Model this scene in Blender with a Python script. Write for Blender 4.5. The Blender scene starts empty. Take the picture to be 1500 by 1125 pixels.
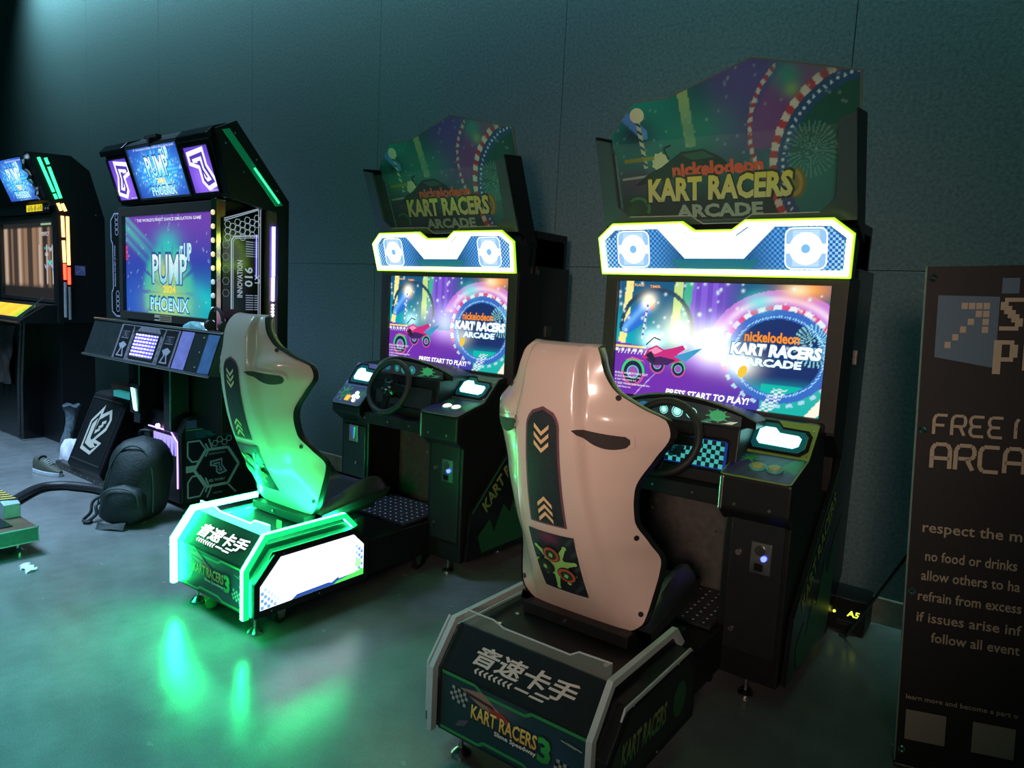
import bpy, bmesh, math, random
import numpy as np
from mathutils import Vector, Matrix

# ---------------------------------------------------------------- camera, world, light, exposure
scene = bpy.context.scene
COL = scene.collection
CAM_H = 1.5
_t, _r, _y = math.radians(6.783), math.radians(2.812), math.radians(36.583)
def _frame():
    ct, st, cr, sr = math.cos(_t), math.sin(_t), math.cos(_r), math.sin(_r)
    rt = Vector((1, 0, 0)); up = Vector((0, st, ct)); f = Vector((0, ct, -st))
    RT = cr * rt + sr * up; UP = -sr * rt + cr * up
    M = Matrix(((math.cos(_y), -math.sin(_y), 0), (math.sin(_y), math.cos(_y), 0), (0, 0, 1)))
    return M @ RT, M @ UP, M @ f
_RT, _UP, _FW = _frame()
cam_d = bpy.data.cameras.new('camera'); cam = bpy.data.objects.new('camera', cam_d); COL.objects.link(cam)
cam_d.sensor_width = 36.0; cam_d.lens = 1025.82 / 1500 * 36.0; cam_d.clip_start = 0.05; cam_d.clip_end = 200
cam.matrix_world = Matrix(((_RT.x, _UP.x, -_FW.x, 0), (_RT.y, _UP.y, -_FW.y, 0), (_RT.z, _UP.z, -_FW.z, CAM_H), (0, 0, 0, 1)))
scene.camera = cam
scene.view_settings.view_transform = 'Standard'; scene.view_settings.look = 'None'
scene.view_settings.gamma = 1.0; scene.view_settings.use_curve_mapping = False
scene.view_settings.exposure = 0.0

world = bpy.data.worlds.new('hall_ambience'); scene.world = world; world.use_nodes = True
world.node_tree.nodes['Background'].inputs[0].default_value = (0.06, 0.62, 0.58, 1)
world.node_tree.nodes['Background'].inputs[1].default_value = 0.03

def area(name, loc, target, size, energy, color, sy=None, spread=180):
    d = bpy.data.lights.new(name, 'AREA'); d.energy = energy; d.color = color; d.shape = 'RECTANGLE'
    d.size = size; d.size_y = sy or size; d.spread = math.radians(spread)
    o = bpy.data.objects.new(name, d); COL.objects.link(o); o.location = loc
    o.rotation_euler = (Vector(target) - Vector(loc)).to_track_quat('-Z', 'Y').to_euler()
    return o
# the hall's lamps: a cool bank over the left aisle, a wall washer, a warm one behind the camera; teal and green are added fills
area('hall_ceiling_lamp', (-6.2, 0.2, 6.0), (-5.8, 0.9, 0), 2.4, 215, (0.42, 0.68, 1.0), 1.6, 72)
area('teal_floor_fill', (-2.9, -0.5, 5.6), (-2.9, -0.4, 0), 1.0, 42, (0.06, 1.0, 0.86), spread=56)  # unseen fill, added to tint the near floor teal
area('green_fill', (-0.2, 1.6, 5.6), (-0.3, 1.7, 0), 0.8, 0.4, (0.05, 1.0, 0.35), spread=50)  # unseen fill, added to turn the right-hand floor and pods greener
area('hall_wall_washer', (-5.4, 3.2, 5.8), (-5.4, 3.80, 5.0), 10.6, 250, (0.42, 0.84, 0.95), 0.2, 78)
area('hall_wall_washer', (2.6, 3.2, 5.8), (2.6, 3.80, 4.9), 6.0, 80, (0.40, 1.0, 0.70), 0.2, 80)
area('hall_warm_lamp', (0.9, -3.2, 2.3), (-1.1, 1.8, 1.45), 0.8, 8.2, (1.0, 0.72, 0.60), spread=33)

# ---------------------------------------------------------------- materials
MATS = {}
def mat(name, color, rough=0.5, metal=0.0, emit=None, strength=0.0, noise=0.0, nscale=40.0, bump=0.0, bscale=200.0, coat=0.0, spec=0.5):
    if name in MATS: return MATS[name]
    m = bpy.data.materials.new(name); m.use_nodes = True; nt = m.node_tree; b = nt.nodes['Principled BSDF']
    b.inputs['Base Color'].default_value = (*color, 1); b.inputs['Roughness'].default_value = rough
    b.inputs['Metallic'].default_value = metal; b.inputs['Specular IOR Level'].default_value = spec
    b.inputs['Coat Weight'].default_value = coat; b.inputs['Coat Roughness'].default_value = 0.08
    if emit:
        b.inputs['Emission Color'].default_value = (*emit, 1); b.inputs['Emission Strength'].default_value = strength
    tc = nt.nodes.new('ShaderNodeTexCoord')
    if noise > 0:
        n = nt.nodes.new('ShaderNodeTexNoise'); n.inputs['Scale'].default_value = nscale; n.inputs['Detail'].default_value = 6
        nt.links.new(tc.outputs['Object'], n.inputs['Vector'])
        cr = nt.nodes.new('ShaderNodeValToRGB')
        lo = tuple(max(0, c * (1 - noise)) for c in color); hi = tuple(min(1, c * (1 + noise)) for c in color)
        cr.color_ramp.elements[0].color = (*lo, 1); cr.color_ramp.elements[1].color = (*hi, 1)
        cr.color_ramp.elements[0].position = 0.3; cr.color_ramp.elements[1].position = 0.7
        nt.links.new(n.outputs['Fac'], cr.inputs['Fac']); nt.links.new(cr.outputs['Color'], b.inputs['Base Color'])
    if bump > 0:
        n2 = nt.nodes.new('ShaderNodeTexNoise'); n2.inputs['Scale'].default_value = bscale; n2.inputs['Detail'].default_value = 4
        nt.links.new(tc.outputs['Object'], n2.inputs['Vector'])
        bp = nt.nodes.new('ShaderNodeBump'); bp.inputs['Strength'].default_value = bump; bp.inputs['Distance'].default_value = 0.01
        nt.links.new(n2.outputs['Fac'], bp.inputs['Height']); nt.links.new(bp.outputs['Normal'], b.inputs['Normal'])
    MATS[name] = m
    return m
def attr_mat(name, rough=0.4, emit=0.0, base=1.0, spec=0.5):
    if name in MATS: return MATS[name]
    m = bpy.data.materials.new(name); m.use_nodes = True; nt = m.node_tree; b = nt.nodes['Principled BSDF']
    a = nt.nodes.new('ShaderNodeVertexColor'); a.layer_name = 'print'
    b.inputs['Roughness'].default_value = rough; b.inputs['Specular IOR Level'].default_value = spec
    if emit > 0:
        nt.links.new(a.outputs['Color'], b.inputs['Emission Color']); b.inputs['Emission Strength'].default_value = emit
        b.inputs['Base Color'].default_value = (0.01, 0.01, 0.01, 1)
    else:
        nt.links.new(a.outputs['Color'], b.inputs['Base Color'])
    MATS[name] = m
    return m
def acrylic(name, tint=(0.8, 1.0, 0.9), milky=0.08):
    if name in MATS: return MATS[name]
    m = bpy.data.materials.new(name); m.use_nodes = True; nt = m.node_tree
    out = nt.nodes['Material Output']; b = nt.nodes['Principled BSDF']
    b.inputs['Base Color'].default_value = (*tint, 1); b.inputs['Roughness'].default_value = 0.12
    tr = nt.nodes.new('ShaderNodeBsdfTransparent'); tr.inputs[0].default_value = (0.97, 0.99, 0.98, 1)
    mx = nt.nodes.new('ShaderNodeMixShader'); mx.inputs[0].default_value = milky
    nt.links.new(tr.outputs[0], mx.inputs[1]); nt.links.new(b.outputs[0], mx.inputs[2]); nt.links.new(mx.outputs[0], out.inputs[0])
    MATS[name] = m
    return m

BLACK = mat('black_powder_coat', (0.008, 0.009, 0.010), 0.42, noise=0.15, bump=0.03, bscale=900, spec=0.35)
GLOSS = mat('gloss_black_plastic', (0.008, 0.009, 0.010), 0.16)
VINYL = mat('black_vinyl', (0.012, 0.013, 0.015), 0.38, bump=0.06, bscale=500)
RUBBER = mat('black_rubber', (0.010, 0.010, 0.011), 0.6, noise=0.2)
SHELL = mat('seat_gelcoat', (0.66, 0.50, 0.43), 0.30, noise=0.03, nscale=8, coat=0.55)
STEEL = mat('brushed_steel', (0.52, 0.52, 0.50), 0.28, 1.0, noise=0.12, nscale=80)
CHROME = mat('bright_chrome', (0.75, 0.74, 0.72), 0.10, 1.0, noise=0.05)
GOLDCH = mat('gold_chrome', (0.80, 0.62, 0.38), 0.12, 1.0, noise=0.05)
DARKST = mat('dark_steel', (0.10, 0.10, 0.10), 0.35, 0.8, noise=0.2)
FROST = mat('frosted_acrylic_edge', (0.46, 0.50, 0.50), 0.30, noise=0.04)
GREENLED = mat('green_led_strip', (0.2, 0.9, 0.5), 0.3, emit=(0.012, 1.0, 0.24), strength=115.0)
RIMLED = mat('marquee_led_rim', (0.9, 1.0, 0.7), 0.3, emit=(0.60, 1.0, 0.14), strength=13.0)
GREENHALO = mat('green_strip_halo', (0.1,0.8,0.3), 0.3, emit=(0.0, 1.0, 0.22), strength=1.1)  # weak glow for the halo along the strips
LIMEHALO = mat('lime_rim_halo', (0.5,0.9,0.1), 0.3, emit=(0.42, 1.0, 0.02), strength=1.0)  # weak glow for the halo around the marquee rim
WHITELIT = mat('backlit_white_panel', (0.9, 0.9, 0.9), 0.3, emit=(0.9, 0.97, 1.0), strength=2.6)
CYANLED = mat('cyan_lit_display', (0.7, 1, 1), 0.3, emit=(0.30, 1.0, 0.95), strength=3.0)
PURPLELED = mat('purple_lit_panel', (0.6, 0.5, 1), 0.3, emit=(0.42, 0.25, 1.0), strength=2.2)
BLUELED = mat('blue_led_tube', (0.5, 0.5, 1), 0.3, emit=(0.20, 0.24, 1.0), strength=25.0)
REDLED = mat('red_led_tube', (1, 0.2, 0.1), 0.3, emit=(1.0, 0.05, 0.02), strength=3.5)
ORANGELED = mat('orange_led_tube', (1, 0.6, 0.3), 0.3, emit=(1.0, 0.48, 0.12), strength=4.0)
GRNTUBE = mat('green_led_tube', (0.3, 1, 0.5), 0.3, emit=(0.03, 1.0, 0.28), strength=2.4)
SILVTUBE = mat('unlit_led_tube', (0.55, 0.55, 0.56), 0.25, 0.4, noise=0.1)
PRINT = attr_mat('printed_artwork', 0.38)
MATTEPRINT = attr_mat('printed_banner_ink', 0.75, spec=0.15)
SCREEN = attr_mat('lcd_screen_image', 0.18, emit=1.0)
BACKLIT = attr_mat('backlit_artwork', 0.25, emit=1.0)
CLEAR = acrylic('clear_acrylic')

# ---------------------------------------------------------------- mesh building
class MB:
    def __init__(s): s.v = []; s.f = []; s.c = []
    def add(s, vs, fs):
        o = len(s.v); s.v += [tuple(p) for p in vs]; s.f += [tuple(i + o for i in f) for f in fs]; return s
    def box(s, x0, x1, y0, y1, z0, z1):
        return s.add([(x0,y0,z0),(x1,y0,z0),(x1,y1,z0),(x0,y1,z0),(x0,y0,z1),(x1,y0,z1),(x1,y1,z1),(x0,y1,z1)],
                     [(3,2,1,0),(4,5,6,7),(0,1,5,4),(1,2,6,5),(2,3,7,6),(3,0,4,7)])
    def prism(s, pts, axis, a, b):
        # pts: 2D outline; axis 'x': (y,z), 'y': (x,z), 'z': (x,y)
        def P(p, t): return {'x': (t, p[0], p[1]), 'y': (p[0], t, p[1]), 'z': (p[0], p[1], t)}[axis]
        n = len(pts)
        return s.add([P(p, a) for p in pts] + [P(p, b) for p in pts],
                     [tuple(range(n))[::-1], tuple(range(n, 2*n))] + [(i, (i+1) % n, n+(i+1) % n, n+i) for i in range(n)])
    def plate(s, pts3, nrm, th):
        n = len(pts3); N = Vector(nrm).normalized() * th
        return s.add([tuple(p) for p in pts3] + [tuple(Vector(p) + N) for p in pts3],
                     [tuple(range(n))[::-1], tuple(range(n, 2*n))] + [(i, (i+1) % n, n+(i+1) % n, n+i) for i in range(n)])
    def cyl(s, p, q, r, n=16, r2=None):
        p, q = Vector(p), Vector(q); d = (q - p).normalized(); r2 = r if r2 is None else r2
        a = d.orthogonal().normalized(); b = d.cross(a)
        vs = []
        for c, rr in ((p, r), (q, r2)):
            for i in range(n):
                t = 2 * math.pi * i / n; vs.append(c + (a * math.cos(t) + b * math.sin(t)) * rr)
        return s.add(vs, [tuple(range(n))[::-1], tuple(range(n, 2*n))] + [(i, (i+1) % n, n+(i+1) % n, n+i) for i in range(n)])
    def tube(s, path, r, n=8, closed=False, caps=True):
        path = [Vector(p) for p in path]; m = len(path); rs = r if isinstance(r, (list, tuple)) else [r] * m
        vs = []; up = None
        for i, p in enumerate(path):
            if closed: d = path[(i+1) % m] - path[i-1]
            else: d = path[min(i+1, m-1)] - path[max(i-1, 0)]
            d.normalize()
            if up is None: up = d.orthogonal().normalized()
            up = (up - d * up.dot(d)); up = up.normalized() if up.length > 1e-6 else d.orthogonal().normalized()
            b = d.cross(up)
            for k in range(n):
                t = 2 * math.pi * k / n; vs.append(p + (up * math.cos(t) + b * math.sin(t)) * rs[i])
        fs = []
        for i in range(m if closed else m - 1):
            j = (i + 1) % m
            for k in range(n): fs.append((i*n+k, i*n+(k+1) % n, j*n+(k+1) % n, j*n+k))
        if caps and not closed: fs += [tuple(range(n))[::-1], tuple(range((m-1)*n, m*n))]
        return s.add(vs, fs)
    def grid(s, rows):
        nr, nc = len(rows), len(rows[0]); vs = [p for r in rows for p in r]
        return s.add(vs, [(i*nc+j, i*nc+j+1, (i+1)*nc+j+1, (i+1)*nc+j) for i in range(nr-1) for j in range(nc-1)])
    def lathe(s, prof, n=20, centre=(0, 0, 0), axis='z'):
        vs = []
        for r, h in prof:
            for k in range(n):
                t = 2*math.pi*k/n; a, b = r*math.cos(t), r*math.sin(t)
                p = {'z': (a, b, h), 'y': (a, h, b), 'x': (h, a, b)}[axis]
                vs.append(tuple(p[i] + centre[i] for i in range(3)))
        m = len(prof); fs = [(i*n+k, i*n+(k+1) % n, (i+1)*n+(k+1) % n, (i+1)*n+k) for i in range(m-1) for k in range(n)]
        fs += [tuple(range(n))[::-1], tuple(range((m-1)*n, m*n))]
        return s.add(vs, fs)
    def torus(s, R, r, n=40, k=10, M=None):
        M = M or Matrix.Identity(4)
        return s.tube([M @ Vector((R*math.cos(2*math.pi*i/n), R*math.sin(2*math.pi*i/n), 0)) for i in range(n)], r, k, closed=True)
    def xf(s, M): s.v = [tuple(M @ Vector(p)) for p in s.v]; return s
    def build(s, name, m, parent=None, smooth=False, bevel=0.0, loc=None, ang=40, fixn=True):
        me = bpy.data.meshes.new(name); me.from_pydata(s.v, [], s.f); me.update()
        if fixn:
            bm = bmesh.new(); bm.from_mesh(me); bmesh.ops.recalc_face_normals(bm, faces=bm.faces); bm.to_mesh(me); bm.free()
        me.materials.append(m)
        o = bpy.data.objects.new(name, me); COL.objects.link(o)
        if parent: o.parent = parent
        if loc: o.location = loc
        if smooth:
            me.shade_smooth(); me.set_sharp_from_angle(angle=math.radians(ang))
        if bevel > 0:
            md = o.modifiers.new('edge', 'BEVEL'); md.width = bevel; md.segments = 2; md.limit_method = 'ANGLE'; md.angle_limit = math.radians(35)
        return o

_TXT = {}
def text_geo(s, bold=0.0, shear=0.0):
    key = (s, bold, shear)
    if key in _TXT: return _TXT[key]
    cu = bpy.data.curves.new('lettering', 'FONT'); cu.body = s; cu.dimensions = '2D'; cu.fill_mode = 'FRONT'
    cu.offset = bold; cu.shear = shear; cu.resolution_u = 2
    ob = bpy.data.objects.new('lettering', cu)
    me = bpy.data.meshes.new_from_object(ob)
    V = np.array([v.co[:2] for v in me.vertices]) if len(me.vertices) else np.zeros((0, 2))
    F = [tuple(p.vertices) for p in me.polygons]
    bpy.data.objects.remove(ob); bpy.data.curves.remove(cu); bpy.data.meshes.remove(me)
    if len(V):
        mn, mx = V.min(0), V.max(0); V = (V - mn); size = mx - mn
    else: size = np.array([1., 1.])
    _TXT[key] = (V, F, size)
    return _TXT[key]

class Art:
    """flat print laid on a surface; fn(u, v, h) -> point, h = height off the surface"""
    def __init__(s, fn, h0=0.0006, dh=0.0004): s.fn = fn; s.h = h0; s.dh = dh; s.v = []; s.f = []; s.c = []
    def up(s, n=1): s.h += s.dh * n
    def poly(s, pts, col):
        o = len(s.v); cs = col if isinstance(col[0], (tuple, list, np.ndarray)) else [col] * len(pts)
        for p, c in zip(pts, cs): s.v.append(tuple(s.fn(p[0], p[1], s.h))); s.c.append((*c[:3], 1.0))
        s.f.append(tuple(range(o, o + len(pts)))); return s
    def rect(s, u0, v0, u1, v1, col): return s.poly([(u0,v0),(u1,v0),(u1,v1),(u0,v1)], col)
    def ell(s, cu, cv, ru, rv, col, n=28, a0=0, rot=0.0):
        P = []
        for i in range(n):
            t = 2*math.pi*i/n; a, b = ru*math.cos(t), rv*math.sin(t)
            P.append((cu + a*math.cos(rot) - b*math.sin(rot), cv + a*math.sin(rot) + b*math.cos(rot)))
        return s.poly(P, col)
    def ring(s, cu, cv, r0, r1, col, n=32, asp=1.0, a0=0.0, a1=2*math.pi):
        for i in range(n):
            t, t2 = a0+(a1-a0)*i/n, a0+(a1-a0)*(i+1)/n
            c = col(i) if callable(col) else col
            if c is None: continue
            s.poly([(cu+r0*math.cos(t), cv+r0*asp*math.sin(t)), (cu+r1*math.cos(t), cv+r1*asp*math.sin(t)),
                    (cu+r1*math.cos(t2), cv+r1*asp*math.sin(t2)), (cu+r0*math.cos(t2), cv+r0*asp*math.sin(t2))], c)
        return s
    def line(s, p, q, w, col, w2=None):
        d = np.array(q, float) - np.array(p, float); L = np.hypot(*d) or 1; n = np.array([-d[1], d[0]]) / L
        w2 = w if w2 is None else w2; p, q = np.array(p), np.array(q)
        return s.poly([p - n*w/2, q - n*w2/2, q + n*w2/2, p + n*w/2], col)
    def path(s, pts, w, col, closed=False):
        m = len(pts)
        for i in range(m if closed else m - 1): s.line(pts[i], pts[(i+1) % m], w, col)
        return s
    def field(s, u0, u1, v0, v1, nu, nv, fun):
        o = len(s.v); U, V = np.meshgrid(np.linspace(0, 1, nu), np.linspace(0, 1, nv)); C = np.clip(fun(U, V), 0, None)
        for j in range(nv):
            for i in range(nu):
                s.v.append(tuple(s.fn(u0+(u1-u0)*U[j, i], v0+(v1-v0)*V[j, i], s.h))); s.c.append((*C[j, i], 1.0))
        for j in range(nv-1):
            for i in range(nu-1): s.f.append((o+j*nu+i, o+j*nu+i+1, o+(j+1)*nu+i+1, o+(j+1)*nu+i))
        return s
    def text(s, t, u, v, w=None, h=None, col=(1, 1, 1), col2=None, bold=0.0, shear=0.0, align='l', warp=None):
        V, F, size = text_geo(t, bold, shear)
        if not len(V): return s
        if h is None: k = (w / size[0],) * 2
        elif w is None: k = (h / size[1],) * 2
        else: k = (w / size[0], h / size[1])
        o = len(s.v); W = size[0]*k[0]; du = {'l': 0, 'c': -W/2, 'r': -W}[align]; H = max(size[1]*k[1], 1e-6)
        for p in V:
            a, b = p[0]*k[0], p[1]*k[1]; fr = b / H
            c = col if col2 is None else tuple(col2[i] + (col[i]-col2[i])*fr for i in range(3))
            uu, vv = u + du + a, v + b
            if warp: uu, vv = warp(uu, vv)
            s.v.append(tuple(s.fn(uu, vv, s.h))); s.c.append((*c, 1.0))
        s.f += [tuple(i + o for i in f) for f in F]; return s
    def build(s, name, m, parent, loc=None):
        me = bpy.data.meshes.new(name); me.from_pydata(s.v, [], s.f); me.update()
        ca = me.color_attributes.new('print', 'FLOAT_COLOR', 'POINT')
        ca.data.foreach_set('color', np.array(s.c, dtype=np.float32).ravel())
        me.materials.append(m)
        o = bpy.data.objects.new(name, me); COL.objects.link(o); o.parent = parent
        if loc: o.location = loc
        return o

def empty(name, loc, rotz=0.0):
    o = bpy.data.objects.new(name, None); COL.objects.link(o); o.location = loc; o.rotation_euler = (0, 0, rotz); o.empty_display_size = 0.1
    return o
def tag(o, label, cat, group=None):
    o['label'] = label; o['category'] = cat
    if group: o['group'] = group
    return o
def struct(o): o['kind'] = 'structure'; return o
def sstep(a, b, x): t = np.clip((x - a) / (b - a), 0, 1); return t*t*(3-2*t)
def mixc(base, col, w): return base*(1-w[..., None]) + np.array(col)*w[..., None]

# ---------------------------------------------------------------- the setting
WALL_Y = 3.80
flo = MB().box(-24, 9, -9, 5.2, -0.2, 0.0)
FLOOR = bpy.data.materials.new('polished_concrete'); FLOOR.use_nodes = True
def _floor_nodes():
    nt = FLOOR.node_tree; b = nt.nodes['Principled BSDF']; tc = nt.nodes.new('ShaderNodeTexCoord')
    n1 = nt.nodes.new('ShaderNodeTexNoise'); n1.inputs['Scale'].default_value = 1.1; n1.inputs['Detail'].default_value = 9; n1.inputs['Roughness'].default_value = 0.62
    n2 = nt.nodes.new('ShaderNodeTexNoise'); n2.inputs['Scale'].default_value = 9; n2.inputs['Detail'].default_value = 6
    n3 = nt.nodes.new('ShaderNodeTexNoise'); n3.inputs['Scale'].default_value = 160; n3.inputs['Detail'].default_value = 3
    for n in (n1, n2, n3): nt.links.new(tc.outputs['Object'], n.inputs['Vector'])
    cr = nt.nodes.new('ShaderNodeValToRGB'); cr.color_ramp.elements[0].position = 0.3; cr.color_ramp.elements[1].position = 0.72
    cr.color_ramp.elements[0].color = (0.17, 0.18, 0.18, 1); cr.color_ramp.elements[1].color = (0.34, 0.35, 0.345, 1)
    nt.links.new(n1.outputs['Fac'], cr.inputs['Fac'])
    mx = nt.nodes.new('ShaderNodeMixRGB'); mx.blend_type = 'MULTIPLY'; mx.inputs[0].default_value = 0.35
    nt.links.new(cr.outputs['Color'], mx.inputs[1]); nt.links.new(n2.outputs['Fac'], mx.inputs[2]); mx2 = nt.nodes.new('ShaderNodeMixRGB'); mx2.blend_type = 'MULTIPLY'; mx2.inputs[0].default_value = 0.45; nt.links.new(mx.outputs[0], mx2.inputs[1]); nt.links.new(n3.outputs['Fac'], mx2.inputs[2]); nt.links.new(mx2.outputs[0], b.inputs['Base Color'])
    mr = nt.nodes.new('ShaderNodeMapRange'); mr.inputs[3].default_value = 0.16; mr.inputs[4].default_value = 0.32
    nt.links.new(n2.outputs['Fac'], mr.inputs[0]); nt.links.new(mr.outputs[0], b.inputs['Roughness'])
    bp = nt.nodes.new('ShaderNodeBump'); bp.inputs['Strength'].default_value = 0.06; bp.inputs['Distance'].default_value = 0.01
    nt.links.new(n3.outputs['Fac'], bp.inputs['Height']); nt.links.new(bp.outputs['Normal'], b.inputs['Normal'])
_floor_nodes()
struct(flo.build('floor', FLOOR))
WALLM = mat('black_acoustic_fabric', (0.115, 0.165, 0.170), 0.9, noise=0.22, nscale=60, bump=0.5, bscale=420, spec=0.1)
JOINT = mat('wall_joint_shadow_gap', (0.02, 0.022, 0.024), 0.95, noise=0.1, spec=0.1)
wall = struct(MB().box(-24, 9, WALL_Y + 0.02, WALL_Y + 0.2, 0, 6.6).build('wall_back', JOINT))
SEAM0, SEAMD = -2.541, 1.677
k = -13
for k in range(-12, 7):
    x0, x1 = SEAM0 + k*SEAMD, SEAM0 + (k+1)*SEAMD
    for z0, z1 in ((0.13, 1.7285), (1.7310, 6.6)):
        MB().box(x0 + 0.002, x1 - 0.002, WALL_Y, WALL_Y + 0.025, z0, z1).build('fabric_panel', WALLM, wall, bevel=0.002)
WOODTRIM = mat('painted_wood_baseboard', (0.30, 0.24, 0.18), 0.55, noise=0.3, nscale=14)
struct(MB().box(-24, 9, WALL_Y - 0.018, WALL_Y + 0.02, 0.0, 0.13).build('baseboard_back', WOODTRIM, bevel=0.004))

# ---------------------------------------------------------------- game artwork
def star(U, V, cu, cv, r, asp=1.0): return np.exp(-(((U-cu)/r)**2 + ((V-cv)/(r*asp))**2))
_rng = np.random.default_rng(7)
_SP = _rng.random((70, 3))
def race_field(flare):
    A = 1.78
    def fun(U, V):
        C = np.zeros(U.shape + (3,)); C[:] = (0.01, 0.10, 0.22)
        C = mixc(C, (0.0, 0.42, 0.50), sstep(0.95, 0.45, V) * sstep(0.5, 0.0, U))
        C = mixc(C, (0.16, 0.07, 0.55), sstep(0.30, 0.42, U) * sstep(0.66, 0.5, U) * sstep(0.35, 0.6, V))
        C = mixc(C, (0.30, 0.16, 0.85), (np.abs(np.sin(U*60)) > 0.7) * sstep(0.34, 0.38, U) * sstep(0.56, 0.5, U) * sstep(0.5, 0.7, V) * 0.5)
        C = mixc(C, (0.55, 0.75, 0.25), (np.abs(U - 0.315 - (V-0.8)*0.02) < 0.022) * sstep(0.45, 0.7, V))
        C = mixc(C, (0.05, 0.45, 0.28), (np.abs(U - 0.36 - (V-0.8)*0.05) < 0.02) * sstep(0.5, 0.8, V))
        # bright lamp standards on the left and an arch
        C = mixc(C, (0.95, 0.85, 0.30), (np.abs(U - 0.035 - (V-0.5)*0.05) < 0.020) * (V > 0.40))
        d = np.hypot((U-0.21)*A, (V-0.60)); C = mixc(C, (0.02, 0.06, 0.12), (np.abs(d-0.33) < 0.018) * (V > 0.55))
        # airship
        a = 0.75; x = (U-0.115)*A; y = V-0.70; p = x*math.cos(a) - y*math.sin(a)*1; q = x*math.sin(a) + y*math.cos(a)
        e = (p/0.075)**2 + (q/0.21)**2; C = mixc(C, (0.02, 0.16, 0.65), (e < 1)*1.0); C = mixc(C, (0.15, 0.45, 0.95), (e < 1) * np.exp(-((p+0.02)/0.03)**2))
        C = mixc(C, (0.35, 0.02, 0.05), (e < 1) * (q > 0.12))
        # guard rail, road
        road = V < 0.46 - 0.05*np.sin(U*3.2)
        C = mixc(C, (0.17, 0.03, 0.42), road*1.0)
        C = mixc(C, (0.05, 0.05, 0.40), road * sstep(0.25, 0.0, V) * sstep(0.3, 0.7, U))
        C = mixc(C, (0.42, 0.14, 0.75), road * sstep(0.2, 0.42, V) * np.exp(-((U-0.5)/0.22)**2))
        for s0, s1 in ((0.12, 0.35), (0.62, 0.75)):
            l = np.abs(U - (s0 + (s1-s0)*V/0.45)) < 0.003; C = mixc(C, (0.7, 0.5, 0.95), road * l * 0.7)
        C = mixc(C, (0.8, 0.85, 0.9), (np.abs(V-0.395) < 0.012) * (U < 0.17) * (np.mod(U*60, 2) < 1))
        C = mixc(C, (0.85, 0.75, 0.2), (np.abs(V-0.425) < 0.012) * (U < 0.17))
        # big loop of track on the right
        cu, cv = 0.80, 0.44; dx = (U-cu)*A; dy = (V-cv)*1.12; d = np.hypot(dx, dy); th = np.arctan2(dy, dx)
        ins = d < 0.37; C = mixc(C, (0.01, 0.03, 0.14), ins*1.0)
        C = mixc(C, (0.0, 0.45, 0.55), ins * sstep(0.30, 0.1, V)); C = mixc(C, (0.0, 0.55, 0.40), (V < 0.22)*(U > 0.74)*0.8)
        band = (d > 0.33) & (d < 0.41); C = mixc(C, (0.04, 0.15, 0.55), band*1.0)
        C = mixc(C, (0.4, 0.8, 1.0), band * (np.abs(d-0.35) < 0.008) * (np.mod(th*22, 1) < 0.5))
        rim = (d > 0.41) & (d < 0.45) & (V > 0.3); C = mixc(C, (0.85, 0.85, 0.9), rim*1.0); C = mixc(C, (0.75, 0.06, 0.22), rim * (np.mod(th*7, 2) < 1))
        out = (d >= 0.45) & (d < 0.58) & (V > 0.62); C = mixc(C, (0.55, 0.20, 0.70), out*1.0)
        C = mixc(C, (1.0, 0.75, 0.95), out * np.exp(-((d-0.50)/0.03)**2) * 0.8)
        C = mixc(C, (0.4, 0.7, 0.85), (d < 0.45) * (d > 0.42) * (V < 0.3) * (np.mod(th*9, 2) < 1))
        # fireball at the top right, kart spray, fan sparkle
        C = mixc(C, (1.0, 0.35, 0.05), star(U, V, 0.90, 0.97, 0.10, 0.9)); C = mixc(C, (1.0, 0.85, 0.5), star(U, V, 0.86, 0.96, 0.05, 1.0)*0.9)
        C = mixc(C, (0.1, 0.8, 0.75), star(U, V, 0.70, 0.86, 0.06, 1.2)*0.8); C = mixc(C, (0.6, 0.25, 0.85), star(U, V, 0.56, 0.66, 0.05, 1.4)*0.7)
        ang = np.arctan2(V-0.55, (U-0.955)*A); rr = np.hypot((U-0.955)*A, V-0.55)
        C = mixc(C, (0.4, 1.0, 0.95), (np.mod(ang*5, 1) < 0.35) * (rr < 0.17) * (rr > 0.02) * 0.7)
        C = mixc(C, (0.95, 0.9, 0.75), (np.abs(U - 0.985 - (V-0.06)*0.42) < 0.025) * (V < 0.22))
        C = mixc(C, (0.75, 0.85, 0.95), (np.abs(U-0.78+V*0.0 - (V-0.05)*0.35) < 0.03) * (V < 0.19) * (np.mod(V*70+np.floor(np.mod(U*60, 2)), 2) < 1))
        for i, (a_, b_, c_) in enumerate(_SP):
            C = mixc(C, (0.75, 0.95, 1.0), star(U, V, a_, 0.45+0.55*b_, 0.004+0.004*c_, A)*0.9)
        # light bursts
        C = C + star(U, V, 0.165, 0.83, 0.035, A)[..., None]*np.array((1.6, 1.4, 0.9))
        C = C + star(U, V, 0.20, 0.50, 0.05, A*0.8)[..., None]*np.array((0.9, 1.3, 1.3))*(0.7+flare)
        C = C + star(U, V, 0.50, 0.50, 0.085, A)[..., None]*np.array((0.9, 1.1, 1.15))*(0.6+flare*1.6)
        C = C + star(U, V, 0.33, 0.58, 0.085, A)[..., None]*np.array((1.1, 1.1, 0.75))*(0.25+flare*1.4)
        C = C + star(U, V, 0.64, 0.36, 0.07, A*0.8)[..., None]*np.array((1.0, 1.05, 0.9))*(0.5+flare*1.2)
        return C*1.05
    return fun

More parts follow.
